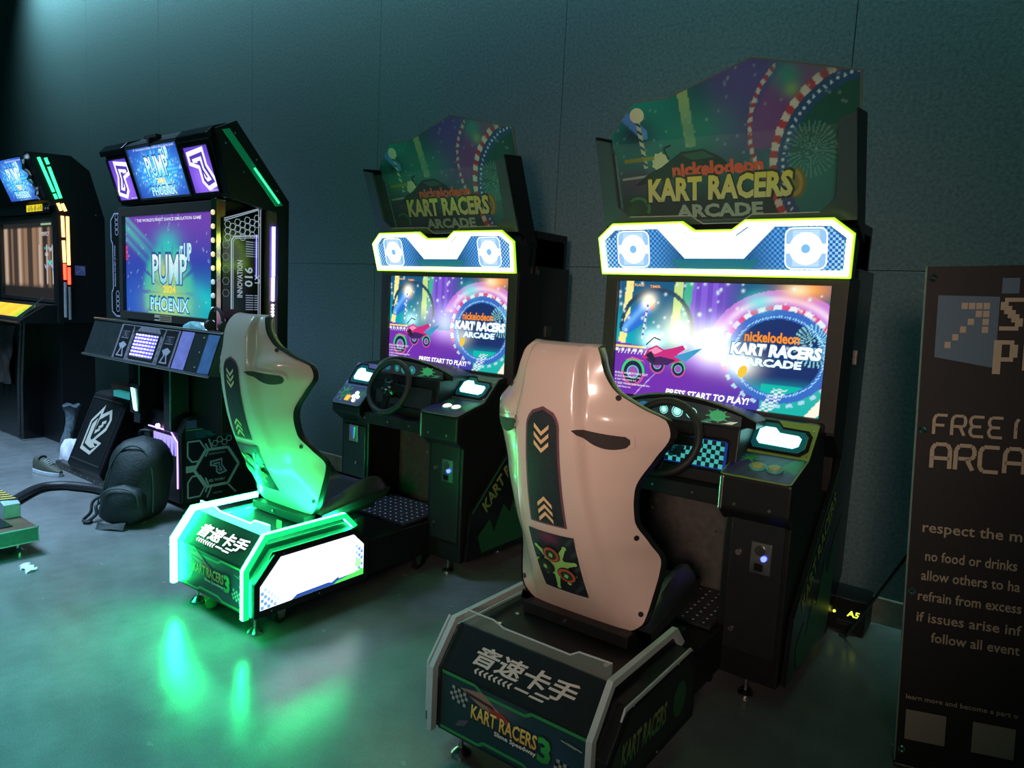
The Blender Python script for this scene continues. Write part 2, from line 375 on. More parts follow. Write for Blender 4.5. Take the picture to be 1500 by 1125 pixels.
def draw_game_screen(name, parent, fnp, lit, part_loc=None):
    # fnp(u, v, h), u, v in metres from the lower-left corner, 0.945 x 0.532
    W, H = 0.945, 0.532
    a = Art(fnp)
    a.field(0, W, 0, H, 200, 113, race_field(lit)); a.up()
    P = lambda u, v: (u*W, v*H)
    # the riderless motor kart
    mg, dk, gr = (0.62, 0.03, 0.22), (0.02, 0.02, 0.05), (0.05, 0.65, 0.25)
    for cu, cv, r in ((0.105, 0.200, 0.062), (0.235, 0.285, 0.040), (0.345, 0.265, 0.036)):
        a.ell(cu*W, cv*H, r*1.0, r*1.1, dk, 24); a.up()
        a.ring(cu*W, cv*H, r*0.78, r*0.98, (lambda i: gr if i < 16 else (0.55, 0.1, 0.4)), 32, 1.1); a.up()
        a.ell(cu*W, cv*H, r*0.42, r*0.45, (0.35, 0.10, 0.45), 18); a.ring(cu*W, cv*H, r*0.42, r*0.52, (0.1, 0.6, 0.8), 18); a.up()
    a.poly([P(0.055,0.30),P(0.10,0.335),P(0.16,0.31),P(0.175,0.27),P(0.16,0.30),P(0.10,0.315)], (0.75,0.12,0.35)); a.up(); a.poly([P(0.15,0.34),P(0.185,0.42),P(0.225,0.455),P(0.265,0.42),P(0.31,0.44),P(0.36,0.47),P(0.375,0.44),P(0.335,0.39),P(0.37,0.35),P(0.32,0.31),P(0.25,0.30),P(0.19,0.31)], mg); a.up(); a.poly([P(0.17,0.33),P(0.25,0.36),P(0.33,0.34),P(0.29,0.29),P(0.21,0.28)], (0.06,0.02,0.12)); a.up()
    a.poly([P(0.185,0.40),P(0.225,0.44),P(0.26,0.41),P(0.22,0.375)], (0.95, 0.30, 0.50)); a.up()
    a.poly([P(0.17,0.36),P(0.21,0.30),P(0.23,0.32),P(0.20,0.40)], dk); a.line(P(0.17,0.45), P(0.21,0.52), 0.006, dk); a.line(P(0.21,0.52), P(0.245,0.50), 0.006, dk); a.up()
    a.poly([P(0.32,0.37),P(0.42,0.44),P(0.46,0.46),P(0.41,0.38),P(0.38,0.33)], (0.05, 0.35, 0.6)); a.up()
    a.ell(*P(0.655,0.30), 0.018, 0.028, (0.95, 0.62, 0.05), 20, rot=-0.4); a.up()
    for i in range(9): # guard posts
        a.line(P(0.02+0.018*i, 0.36), P(0.03+0.018*i, 0.40), 0.004, (0.85, 0.9, 1.0))
    a.line(P(0.145, 0.50), P(0.165, 0.80), 0.010, (0.85, 0.9, 0.95)); a.up()
    for i in range(6): a.line(P(0.147+0.0033*i, 0.53+i*0.05), P(0.15+0.0033*i, 0.55+i*0.05), 0.010, (0.15, 0.2, 0.5))
    a.up()
    # titles
    a.text('nickelodeon', 0.652*W, 0.545*H, 0.225, 0.045, (1.0, 0.30, 0.02), bold=0.03); a.up()
    a.text('KART RACERS', 0.592*W-0.004, 0.435*H-0.004, 0.380, 0.060, (0.05, 0.25, 0.5), bold=0.085, shear=0.12); a.up()
    a.text('KART RACERS', 0.592*W, 0.435*H, 0.372, 0.052, (1.4, 1.45, 1.5), bold=0.055, shear=0.12); a.up()
    a.text('ARCADE', 0.66*W, 0.355*H, 0.235, 0.034, (0.9, 1.35, 1.5), bold=0.05, shear=0.05); a.up()
    a.text('PRESS START TO PLAY!', 0.29*W, 0.035*H, 0.385, 0.030, (1.3, 1.3, 1.3), bold=0.03, shear=0.2); a.up()
    for i, t in enumerate(('BUILD: HOMETOWN TEST', '© 2022 Artmobile Co., Ltd.', '© 2025 Team Infinity LLC', '© 2022 Viacom International Inc.', '© 2022 Pawn, Inc.')):
        a.text(t, 0.012*W, 0.175*H - i*0.0165, None, 0.0105, (0.95, 0.95, 1.0), bold=0.01)
    a.up()
    a.text('1ST PLACE', 0.06*W, 0.955*H, 0.075, 0.012, (1.1, 0.6, 0.15), bold=0.02); a.text('TIMER', 0.17*W, 0.945*H, 0.055, 0.012, (1.1, 0.45, 0.12), bold=0.02, shear=-0.2)
    return a.build(name, SCREEN, parent, part_loc)

def topper_field(U, V):
    # U across 1.07 m, V across 0.6 m
    A = 1.78; C = np.zeros(U.shape + (3,)); C[:] = (0.015, 0.10, 0.11)
    C = mixc(C, (0.02, 0.30, 0.26), sstep(0.45, 0.1, U) * sstep(0.2, 0.6, V))
    C = mixc(C, (0.02, 0.22, 0.22), star(U, V, 0.85, 0.35, 0.25, 1.2))
    C = mixc(C, (0.10, 0.07, 0.26), sstep(0.40, 0.5, U) * sstep(0.85, 0.6, U) * sstep(0.3, 0.55, V))
    C = mixc(C, (0.12, 0.09, 0.34), star(U, V, 0.60, 0.9, 0.16, 1.2))
    C = mixc(C, (0.36, 0.50, 0.20), (np.abs(U-0.345-(V-0.7)*-0.06) < 0.022) * (V > 0.5))
    C = mixc(C, (0.03, 0.05, 0.10), star(U, V, 0.13, 0.62, 0.09, 1.2))
    C = mixc(C, (0.10, 0.30, 0.75), (np.abs((U-0.10)*1.6+(V-0.70)) < 0.05) * (U < 0.17) * (V > 0.58))
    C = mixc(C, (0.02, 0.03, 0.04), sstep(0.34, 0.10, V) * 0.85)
    C = mixc(C, (0.10, 0.03, 0.12), star(U, V, 0.12, 0.30, 0.12, 0.8)*0.7)
    # tracks: a curve sweeping up to the right corner, a second behind it
    cu, cv = 1.02, 0.30; dx = (U-cu)*A; dy = V-cv; d = np.hypot(dx, dy); th = np.arctan2(dy, dx)
    ins = d < 0.50; C = mixc(C, (0.02, 0.10, 0.08), ins*1.0); C = mixc(C, (0.02, 0.20, 0.20), ins * sstep(0.55, 0.2, V))
    b = (d > 0.50) & (d < 0.58); C = mixc(C, (0.03, 0.09, 0.24), b*1.0); C = mixc(C, (0.7, 0.8, 0.9), b * (np.abs(d-0.54) < 0.010) * (np.mod(th*26, 2) < 0.7))
    r = (d > 0.58) & (d < 0.63); C = mixc(C, (0.72, 0.66, 0.62), r*1.0); C = mixc(C, (0.50, 0.05, 0.07), r * (np.mod(th*13, 2) < 1))
    o = (d > 0.63) & (d < 0.80) & (V > 0.45); C = mixc(C, (0.22, 0.07, 0.28), o*0.85); C = mixc(C, (0.45, 0.14, 0.36), o * sstep(0.75, 1.0, U))
    cu2, cv2 = 0.86, 0.55; d2 = np.hypot((U-cu2)*A, V-cv2); r2 = (np.abs(d2-0.47) < 0.014) & (U < 0.70); C = mixc(C, (0.65, 0.6, 0.6), r2 * 1.0); C = mixc(C, (0.45, 0.05, 0.08), r2 * (np.mod(np.arctan2(V-cv2, (U-cu2)*A)*16, 2) < 1))
    C = mixc(C, (0.03, 0.33, 0.26), star(U, V, 0.74, 0.86, 0.05, 1.6)*0.9); C = mixc(C, (0.25, 0.50, 0.15), star(U, V, 0.755, 0.78, 0.025, 1.6)*0.8)
    C = mixc(C, (0.10, 0.16, 0.17), star(U, V, 0.87, 0.90, 0.05, 1.2)*0.9)
    ang = np.arctan2(V-0.42, (U-0.82)*A); rr = np.hypot((U-0.82)*A, V-0.42)
    C = mixc(C, (0.20, 0.50, 0.48), (np.mod(ang*5, 1) < 0.3) * (rr < 0.17) * 0.45)
    C = mixc(C, (0.05, 0.30, 0.24), star(U, V, 0.40, 0.60, 0.15, 1.1)*0.7)
    for a_, b_, c_ in _SP: C = mixc(C, (0.45, 0.6, 0.6), star(U, V, a_, 0.35+0.6*b_, 0.004, A)*0.6)
    return C

# ---------------------------------------------------------------- seat
def pchip(xs, ys, x):
    xs, ys = np.array(xs, float), np.array(ys, float); h = np.diff(xs); d = np.diff(ys)/h; m = np.zeros(len(xs))
    for i in range(1, len(xs)-1):
        m[i] = 0 if d[i-1]*d[i] <= 0 else 2*d[i-1]*d[i]/(d[i-1]+d[i])
    m[0], m[-1] = d[0], d[-1]
    i = np.clip(np.searchsorted(xs, x) - 1, 0, len(xs)-2); t = (x - xs[i])/h[i]
    return (2*t**3-3*t**2+1)*ys[i] + (t**3-2*t**2+t)*h[i]*m[i] + (-2*t**3+3*t**2)*ys[i+1] + (t**3-t**2)*h[i]*m[i+1]
SZ = [0.440, 0.465, 0.50, 0.58, 0.70, 0.78, 0.86, 0.96, 1.06, 1.13, 1.17, 1.21, 1.26, 1.32, 1.355, 1.375]
SW = [0.165, 0.205, 0.236, 0.254, 0.268, 0.252, 0.230, 0.236, 0.282, 0.316, 0.308, 0.245, 0.176, 0.146, 0.134, 0.118]
SC = [0.420, 0.398, 0.370, 0.310, 0.240, 0.205, 0.180, 0.160, 0.148, 0.145, 0.146, 0.150, 0.156, 0.168, 0.182, 0.200]
SE = [0.420, 0.410, 0.405, 0.415, 0.432, 0.365, 0.300, 0.275, 0.300, 0.318, 0.310, 0.262, 0.212, 0.195, 0.198, 0.210]
def seat_w(z): return float(pchip(SZ, SW, z))
def seat_y(x, z):
    w, c, e = seat_w(z), float(pchip(SZ, SC, z)), float(pchip(SZ, SE, z)); u = min(abs(x)/w, 1.0)
    f = u**2.5
    sw = float(pchip([0.45, 0.7, 1.0, 1.15, 1.25, 1.39], [0.165, 0.150, 0.122, 0.112, 0.100, 0.090], z)); dep = float(pchip([0.45, 0.75, 1.1, 1.3, 1.39], [0.004, 0.010, 0.028, 0.034, 0.022], z))
    sp = -dep * float(1 - sstep(sw*0.90, sw*1.10, np.array(abs(x))))
    # raised shoulder pads behind the vents
    pad = -0.018*math.exp(-((abs(x)-0.20)/0.07)**2 - ((z-1.175)/0.045)**2)
    return c + (e-c)*f + sp + pad
def seat_pt(x, z, h=0.0): # h = outwards (towards -y mostly)
    e = 0.004; dx = (seat_y(x+e, z)-seat_y(x-e, z))/(2*e); dz = (seat_y(x, min(z+e, 1.374))-seat_y(x, max(z-e, 0.441)))/(2*e)
    n = Vector((dx, -1.0, dz)).normalized()
    return Vector((x, seat_y(x, z), z)) + n*h
def make_seat(root, loc, lit, badge):
    rows = []; zs = np.linspace(0.440, 1.375, 76); us = np.linspace(-1, 1, 61); us = np.sign(us)*np.abs(us)**0.9
    for z in zs:
        w = seat_w(z); rows.append([(u*w, seat_y(u*w, z), z) for u in us])
    m = MB().grid(rows)
    top = [(u*seat_w(1.375), seat_y(u*seat_w(1.375), 1.375)+0.055, 1.381) for u in us]
    m.grid([rows[-1], [(p[0], p[1]*0.6+t[1]*0.4, 1.385) for p, t in zip(rows[-1], top)], top])
    m.grid([[(p[0], p[1]+0.05, p[2]-0.004) for p in rows[0]], rows[0]])
    seat = m.build('seat', SHELL, root, smooth=True, loc=loc, ang=60, fixn=False)
    # black padded front and rim
    m = MB(); fr = []
    for z in zs:
        w = seat_w(z); row = []
        for u in us:
            y0 = seat_y(u*w, z); t = 0.075 - 0.03*abs(u)**3
            if abs(u) > 0.999: t = 0.030
            row.append((u*w*1.004, y0 + t, z))
        fr.append([(-w*1.012, seat_y(-w, z)-0.004, z)] + [(-w*1.045, seat_y(-w, z)+0.018, z)] + row + [(w*1.045, seat_y(w, z)+0.018, z)] + [(w*1.012, seat_y(w, z)-0.004, z)])
    m.grid(fr); m.build('padded_front', VINYL, seat, smooth=True, ang=70, fixn=False)
    # cushion with side bolsters
    rows = []
    for j, y in enumerate(np.linspace(0.425, 0.86, 22)):
        t = (y-0.425)/0.435; w = 0.258 - 0.012*t; end = math.sqrt(max(0.0, 1 - max(0, (t-0.80)/0.20)**2))
        row = []
        n = 25
        for i in range(n):
            u = -1 + 2*i/(n-1); b = math.exp(-((abs(u)-0.80)/0.16)**2)
            zt = 0.478 + 0.020*t + b*(0.012 + 0.078*float(sstep(0.0, 0.75, np.array(t))))
            zt = zt - 0.05*max(0, (abs(u)-0.88)/0.12)**2
            zl = 0.46+0.05*t; row.append((u*w, y, zl + (zt-zl)*end))
        zb = 0.440 + 0.060*t
        row = [(-w*0.90, y, zb), (-w*0.99, y, zb+0.02)] + row + [(w*0.99, y, zb+0.02), (w*0.90, y, zb)]
        rows.append(row)
    m = MB().grid(rows); nc = len(rows[0]); m.f.append(tuple(range(nc))); m.f.append(tuple(range(len(rows)*nc-nc, len(rows)*nc))[::-1])
    m.f += [(i*nc, (i+1)*nc, (i+1)*nc+nc-1, i*nc+nc-1) for i in range(len(rows)-1)]
    m.build('cushion', VINYL, seat, smooth=True, ang=50)
    # centre stripe, recessed look: rim, dark mesh inlay, chevrons
    def band(z0, z1, hw, zr, h, n=26):
        rows = []
        for i in range(n):
            z = z0 + (z1-z0)*i/(n-1); w = hw(z)
            if z > z1 - zr: w = w*math.sqrt(max(0.0, 1-((z-(z1-zr))/zr)**2)) + 0.0005
            rows.append([seat_pt(-w + 2*w*j/8, z, h) for j in range(9)])
        return rows
    hw = lambda z: 0.050 + (1.19-z)*0.026
    MB().grid(band(0.822, 1.196, lambda z: hw(z)+0.007, 0.062, 0.0022)).build('stripe_rim', mat('mauve_rim', (0.16, 0.07, 0.09), 0.4, noise=0.1), seat, smooth=True, fixn=False)
    MB().grid(band(0.828, 1.186, hw, 0.055, 0.0040)).build('stripe_inlay', mat('carbon_weave_inlay', (0.018, 0.02, 0.024), 0.45, noise=0.6, nscale=260, bump=0.3, bscale=300), seat, smooth=True, fixn=False)
    GOLD = mat('pale_gold_chevron', (0.80, 0.52, 0.26), 0.5, noise=0.05)
    for zc, sgn in ((1.122, -1), (1.096, -1), (1.070, -1), (0.905, 1), (0.880, 1), (0.855, 1)):
        m = MB()
        for sd in (-1, 1):
            pts = [(0, zc + sgn*0.014), (sd*0.026, zc - sgn*0.010), (sd*0.026, zc - sgn*0.023), (0, zc + sgn*0.001)]
            m.add([seat_pt(a, b, 0.0058) for a, b in pts], [(0, 1, 2, 3)])
        m.build('chevron', GOLD, seat, fixn=False)
    # shoulder vents
    VENT = mat('dark_vent_mesh', (0.035, 0.022, 0.022), 0.6, noise=0.5, nscale=500, bump=0.4, bscale=600)
    for sd in (-1, 1):
        def vrow(g, h):
            rows = []
            for i in range(15):
                t = i/14; x = 0.098 + 0.135*t
                zt = 1.142 - 0.014*t + g; zb = zt - 2*g - 0.006 - 0.040*math.sin(math.pi*min(1.0, t*0.80+0.02))**0.9
                if i == 14: zt, zb = zt-0.008, zb+0.008
                if i == 0: zt, zb = (zt+zb)/2+0.001, (zt+zb)/2-0.001
                rows.append([seat_pt(sd*(x + (-g if i == 0 else g if i == 14 else 0)), zb + (zt-zb)*j/4, h) for j in range(5)])
            return rows
        v = MB().grid(vrow(0.010, 0.005)).build('vent_lip', SHELL, seat, smooth=True, fixn=False)
        MB().grid(vrow(0.0, 0.0065)).build('vent', VENT, seat, smooth=True, fixn=False)
    # badge at the lower back
    def bz(h):
        rows = []
        for i in range(14):
            z = 0.560 + 0.243*i/13; w = 0.090 + 0.004*(0.8-z)/0.24
            if z > 0.77: w -= 0.03*((z-0.77)/0.033)**1.5
            if z < 0.575: w -= 0.004
            rows.append([seat_pt(-w+2*w*j/10, z, h) for j in range(11)])
        return rows
    MB().grid([[p for p in r] for r in bz(0.0018)]).build('badge_rim', SHELL, seat, smooth=True, fixn=False)
    def bf(u, v, h): return seat_pt((u-0.5)*0.172, 0.567 + v*0.228, 0.004+h)
    a = Art(bf, 0.0, 0.0011)
    def bc(U, V):
        C = np.zeros(U.shape+(3,)); C[:] = (0.015, 0.018, 0.022); C = mixc(C, (0.25, 0.03, 0.10), star(U, V, 0.45, 0.92, 0.2, 0.4)*0.6)
        C = mixc(C, (0.06, 0.10, 0.10), (np.mod(U*9+V*4, 1) < 0.2)*sstep(0.5, 0.9, U)*0.5)
        return C
    a.field(0.02, 0.98, 0.0, 1.0, 14, 18, bc); a.h = 0.0030
    ink = (0.30, 0.62, 0.16)
    for k in range(9):
        t = k*0.7+0.3; L = 0.42 + 0.10*math.sin(k*2.3)
        a.line((0.5, 0.48), (0.5+L*math.cos(t), 0.48+L*0.80*math.sin(t)), 0.16, ink, 0.05)
        a.ell(0.5+L*math.cos(t), 0.48+L*0.80*math.sin(t), 0.045, 0.032, ink, 10)
    a.ell(0.5, 0.48, 0.26, 0.19, ink, 20); a.up()
    for cx, cy, c in ((0.46, 0.66, (0.45, 0.09, 0.05)), (0.28, 0.45, (0.02, 0.03, 0.02)), (0.72, 0.40, (0.45, 0.09, 0.05))):
        a.ell(cx, cy, 0.185, 0.125, (0.02, 0.03, 0.02), 18); a.up(); a.ell(cx, cy, 0.165, 0.112, c, 18); a.up(); a.ell(cx, cy, 0.115, 0.078, (0.02, 0.05, 0.03), 16); a.up()
        a.poly([(cx-0.05, cy-0.02), (cx+0.02, cy-0.04), (cx+0.05, cy+0.02), (cx-0.01, cy+0.045)], (0.25, 0.5, 0.15)); a.up()
    a.build('badge', PRINT, seat)
    # edge bolts
    for sd in (-1, 1):
        for z in (0.53, 0.80, 1.235):
            w = seat_w(z)*0.93; p = seat_pt(sd*w, z, -0.002); q = seat_pt(sd*w, z, 0.005)
            MB().cyl(p, q, 0.0085, 14).build('bolt', RUBBER, seat, smooth=True)
    if True:
        m = MB().box(-0.205, 0.205, 0.36, 0.80, 0.415, 0.455); m.build('slide_rail', BLACK, seat, bevel=0.003)
        MB().cyl((-0.03, 0.352, 0.437), (-0.03, 0.366, 0.437), 0.006, 10).build('rail_bolt', STEEL, seat)
    return seat

# ---------------------------------------------------------------- racing machine
def inset(pts, d):
    """inset a closed 2D outline (counter-clockwise) by d"""
    n = len(pts); out = []
    for i in range(n):
        p0, p1, p2 = (np.array(pts[k % n], float) for k in (i-1, i, i+1))
        a = (p1-p0)/np.linalg.norm(p1-p0); b = (p2-p1)/np.linalg.norm(p2-p1)
        na, nb = np.array([-a[1], a[0]]), np.array([-b[1], b[0]]); m = (na+nb); m /= max(np.dot(m, na), 0.3)
        out.append(tuple(p1 + m*d))
    return out
def frame_ring(m, outer, inner, fn, h0, h1):
    n = len(outer)
    vs = [fn(*p, h0) for p in outer] + [fn(*p, h1) for p in outer] + [fn(*p, h1) for p in inner] + [fn(*p, h0) for p in inner]
    fs = []
    for i in range(n):
        j = (i+1) % n
        for a in range(4): b = (a+1) % 4; fs.append((a*n+i, a*n+j, b*n+j, b*n+i))
    return m.add(vs, fs)

MARQ = [(-0.537,1.655),(0.537,1.655),(0.545,1.81),(0.472,1.866),(0.138,1.868),(0.082,1.831),(-0.082,1.831),(-0.138,1.868),(-0.472,1.867),(-0.545,1.81)]
TOPR = [(-0.515,1.90),(0.520,1.90),(0.524,2.40),(0.123,2.497),(-0.241,2.40),(-0.408,2.40),(-0.545,2.273),(-0.546,2.21),(-0.515,2.19)]
def build_racer(cx, dyb, dyc, lit, label):
    root = tag(empty('racing_arcade_machine', (cx, 1.58, 0)), label, 'arcade machine', 'pair of sit-down kart racing machines')
    LB, LC = (0, dyb, 0), (0, dyc, 0)
    # ---- seat base
    hull = [(0.02,0.11),(0.02,0.318),(0.115,0.440),(0.115,0.41),(0.66,0.41),(0.66,0.28),(1.30,0.28),(1.30,0.10),(0.06,0.10)]
    base = MB().prism(hull, 'x', -0.282, 0.282).build('seat_base', BLACK, root, loc=LB, bevel=0.004)
    for sd in (-1, 1):
        side = [(0.02,0.115),(0.02,0.265),(0.125,0.385),(0.56,0.385),(0.64,0.315),(0.64,0.115)]
        xs = (0.280, 0.336) if sd > 0 else (-0.336, -0.280)
        sb = MB().prism(side, 'x', *xs).build('side_lightbox', BLACK, base, bevel=0.003)
        path = [(-0.010,0.11),(-0.010,0.326),(0.092,0.460),(0.528,0.460),(0.598,0.387)]
        inn = [(0.015,0.11),(0.015,0.317),(0.105,0.437),(0.518,0.437),(0.576,0.379)]
        n = len(path)
        def ribbon(xa, xb, pa, pb):
            return MB().add([(xa, *p) for p in pa]+[(xb, *p) for p in pa]+[(xb, *p) for p in pb]+[(xa, *p) for p in pb], [(a*n+i, a*n+i+1, ((a+1) % 4)*n+i+1, ((a+1) % 4)*n+i) for i in range(n-1) for a in range(4)] + [(0,n,2*n,3*n),(n-1,2*n-1,3*n-1,4*n-1)])
        if lit:
            ls = ribbon(*sorted((0.2775*sd, 0.2995*sd)), path, inn).build('light_strip', GREENLED, base)
            for xa, xb in ((0.2996, 0.3035),): ribbon(*sorted((xa*sd, xb*sd)), path, inn).build('strip_halo', GREENHALO, ls)  # added glowing band, imitates the strip's green halo
        else: ribbon(*sorted((0.283*sd, 0.302*sd)), path, inn).build('light_strip', FROST, base)
        e0, e1 = (0.338, 0.341) if sd > 0 else (-0.341, -0.338)
        MB().prism([(0.08,0.36),(0.10,0.392),(0.56,0.392),(0.58,0.372),(0.565,0.380),(0.105,0.380)], 'x', *( (0.336, 0.342) if sd > 0 else (-0.342, -0.336))).build('side_trim', FROST if not lit else BLACK, base)
        if sd < 0 and not lit:
            MB().prism([(0.005,0.16),(0.005,0.33),(0.103,0.455),(0.112,0.448),(0.013,0.326),(0.013,0.16)], 'x', -0.324, -0.316).build('edge_plate', FROST, base)
        # side light box face
        face = [(0.045,0.148),(0.61,0.148),(0.61,0.298),(0.547,0.360),(0.145,0.360),(0.045,0.252)]
        xf = 0.337*sd
        fn = (lambda u, v, h, xf=xf, sd=sd: (xf + sd*h, u, v))
        a = Art(fn)
        on = lit
        if on:
            def col(U, V):
                C = np.zeros(U.shape+(3,)); C[:] = (1.9, 2.0, 2.1); return C
            a.poly(face, (1.9, 2.0, 2.1)); a.up()
            S = 0.0155
            for i in range(40):
                for j in range(15):
                    y, z = 0.048+i*S, 0.150+j*S
                    if (i+j) % 2: continue
                    dl = y + (z-0.15)*0.55 - 0.048; dr = 0.605 - y + (z-0.15)*0.12
                    if not (0 <= dl and y+S < 0.61 and z+S < 0.36): continue
                    lim = 0.252 + max(0, (y-0.045))*1.08
                    if z+S > lim or (y > 0.547 and z+S > 0.298+(0.61-y-S)*0.98): continue
                    t = max(1-(y-0.048)/0.13 - (z-0.15)/0.16, 1-(0.607-y)/0.085)
                    if t <= 0.02: continue
                    t = min(1, t*1.6)
                    a.rect(y, z, y+S, z+S, (1.4-1.25*t, 1.6-1.15*t, 2.0-0.9*t))
            a.up()
            a.poly([(0.20,0.1485),(0.23,0.166),(0.40,0.168),(0.42,0.162),(0.46,0.180),(0.46,0.170),(0.61,0.172),(0.61,0.1485)], (0.03, 0.10, 0.42)); a.up()
            a.poly([(0.43,0.149),(0.45,0.160),(0.58,0.175),(0.59,0.188),(0.602,0.174),(0.61,0.178),(0.61,0.149)], (0.10, 0.95, 0.12)); a.up()
            a.text('KART RACERS', 0.24, 0.225, 0.22, 0.045, (1.55, 1.7, 1.75), bold=0.03, shear=0.15)
            a.ell(0.575, 0.215, 0.020, 0.022, (0.55, 1.5, 0.5), 14); a.ell(0.548, 0.225, 0.012, 0.018, (1.9, 2.0, 1.9), 12)
            a.build('side_panel_print', BACKLIT, sb)
        else:
            a.poly(face, (0.012, 0.016, 0.016)); a.up()
            a.poly([(0.045,0.148),(0.10,0.20),(0.09,0.30),(0.045,0.252)], (0.02, 0.05, 0.03)); a.up()
            if sd > 0: a.text('KART RACERS', 0.10, 0.205, 0.30, 0.075, (0.22, 0.30, 0.10), (0.06, 0.20, 0.06), bold=0.03, shear=0.15)
            a.ell(0.50, 0.24, 0.05, 0.06, (0.02, 0.10, 0.04), 16)
            a.build('side_panel_print', PRINT, sb)
        for y, z in ((0.16,0.372),(0.47,0.372),(0.10,0.132),(0.35,0.132)):
            MB().cyl((0.336*sd, y, z), (0.340*sd, y, z), 0.004, 8).build('screw', STEEL, sb)
    # sloping name panel
    p0, p1 = np.array([0.02, 0.318]), np.array([0.115, 0.440]); L = np.linalg.norm(p1-p0); dv = (p1-p0)/L; nv = np.array([-dv[1], dv[0]])
    fn = lambda u, v, h: (u, p0[0]+dv[0]*v+nv[0]*h, p0[1]+dv[1]*v+nv[1]*h)
    a = Art(fn, 0.001); ink = (2.6, 2.9, 2.7) if lit else (0.62, 0.52, 0.46)
    a.text('音速卡手', 0.015, 0.050, 0.375, 0.064, ink, bold=0.022, shear=0.28, align='c')
    for i in range(8):
        u = -0.155 + i*0.0185
        a.poly([(u+0.010,0.044),(u+0.017,0.044),(u+0.009,0.035),(u+0.013,0.026),(u+0.006,0.026),(u,0.035)], ink)
    for u0, v0, w in ((0.0,0.034,0.05),(0.055,0.030,0.05),(0.07,0.044,0.05)): a.poly([(u0,v0),(u0+w,v0),(u0+w+0.004,v0+0.006),(u0+0.004,v0+0.006)], ink)
    a.build('name_lettering', BACKLIT if lit else PRINT, base)
    # front game panel
    fn = lambda u, v, h: (u, 0.0195-h, v)
    a = Art(fn); k = 0.55 if lit else 1.0
    def fc(U, V):
        C = np.zeros(U.shape+(3,)); C[:] = (0.012, 0.030, 0.036); C = mixc(C, (0.08, 0.10, 0.12), star(U, V, 0.45, 0.8, 0.12, 1.0)*0.8); C = mixc(C, (0.02, 0.05, 0.09), star(U, V, 0.8, 0.4, 0.2, 2.0)); return C*k
    a.field(-0.268, 0.268, 0.122, 0.312, 30, 14, fc); a.up()
    gr = (0.03, 0.26, 0.07)
    for pts in ([(-0.268,0.312),(-0.13,0.312),(-0.10,0.292),(0.06,0.292),(0.085,0.306),(0.268,0.306)], [(-0.268,0.124),(-0.11,0.124),(-0.09,0.138),(0.06,0.138),(0.09,0.124),(0.268,0.124)]): a.path(pts, 0.010, gr)
    a.up()
    for u0, v0 in ((-0.235, 0.235), (0.165, 0.165)):
        for i in range(6):
            for j in range(4):
                s = 0.0115; sk = 0.004*j
                a.rect(u0+i*s+sk, v0+j*s-i*0.002, u0+(i+1)*s+sk, v0+(j+1)*s-i*0.002, ((0.30,0.32,0.32) if (i+j) % 2 else (0.01,0.012,0.014)))
    a.up()
    a.poly([(-0.19,0.285),(-0.10,0.300),(-0.03,0.262),(0.0,0.235),(-0.10,0.250)], (0.26, 0.17, 0.13)); a.up()
    a.poly([(-0.08,0.262),(-0.02,0.262),(0.02,0.240),(-0.05,0.240)], (0.40, 0.03, 0.03)); a.poly([(-0.17,0.283),(-0.06,0.272),(-0.05,0.262),(-0.16,0.272)], (0.06,0.01,0.02)); a.up()
    a.poly([(-0.205,0.150),(-0.165,0.165),(-0.15,0.190),(-0.19,0.175)], (0.09, 0.07, 0.10)); a.up()
    a.text('KART RACERS', -0.148, 0.1995, 0.262, 0.053, (0.02,0.02,0.02), bold=0.05, shear=0.08); a.up()
    y1, y2 = (0.85*k, 0.62*k, 0.15*k), (0.70*k, 0.36*k, 0.06*k)
    a.text('KART RACERS', -0.142, 0.203, 0.25, 0.047, y1, y2, bold=0.025, shear=0.08); a.up()
    a.text('Slime Speedway', -0.052, 0.178, 0.165, 0.023, (0.02,0.02,0.02), bold=0.06); a.up(); a.text('Slime Speedway', -0.047, 0.1805, 0.155, 0.019, (0.8*k,0.8*k,0.75*k), bold=0.02); a.up()
    a.text('3', 0.108, 0.172, 0.054, 0.088, (0.01,0.05,0.01), bold=0.05); a.up(); a.text('3', 0.112, 0.177, 0.046, 0.078, (0.05,0.42,0.08), (0.02,0.25,0.05), bold=0.04); a.up()
    for u0 in (0.19, 0.21): a.line((u0,0.275),(u0+0.05,0.268),0.004,(0.3*k,0.35*k,0.35*k))
    a.build('front_panel_print', PRINT, base)
    # clear lip along the top of the name panel
    lip = [(-0.275,0.432),(0.275,0.432),(0.275,0.487),(0.165,0.483),(0.135,0.464),(-0.115,0.464),(-0.155,0.478),(-0.275,0.478)]
    lp = MB().prism(lip, 'y', 0.126, 0.134).build('acrylic_lip', acrylic('lit_acrylic' , (0.5, 1.0, 0.75), 0.25) if lit else CLEAR, base)
    if lit:
        MATS['lit_acrylic'].node_tree.nodes['Principled BSDF'].inputs['Emission Color'].default_value = (0.05, 1.0, 0.5, 1); MATS['lit_acrylic'].node_tree.nodes['Principled BSDF'].inputs['Emission Strength'].default_value = 9.0
    ed = [(0.275,0.487),(0.165,0.483),(0.135,0.464),(-0.115,0.464),(-0.155,0.478),(-0.275,0.478)]
    MB().tube([(x, 0.130, z+0.001) for x, z in ed], 0.0030, 6).build('lip_edge', mat('lit_acrylic_edge', (0.5,1,0.8), 0.3, emit=(0.015,1.0,0.36), strength=150.0) if lit else FROST, base)
    for x, y in ((-0.21,0.24),(0.20,0.24),(-0.21,0.34),(0.22,0.56)): MB().lathe([(0.011,0.410),(0.010,0.414),(0.0,0.415)], 12, (x,y,0)).build('deck_screw', STEEL, base)
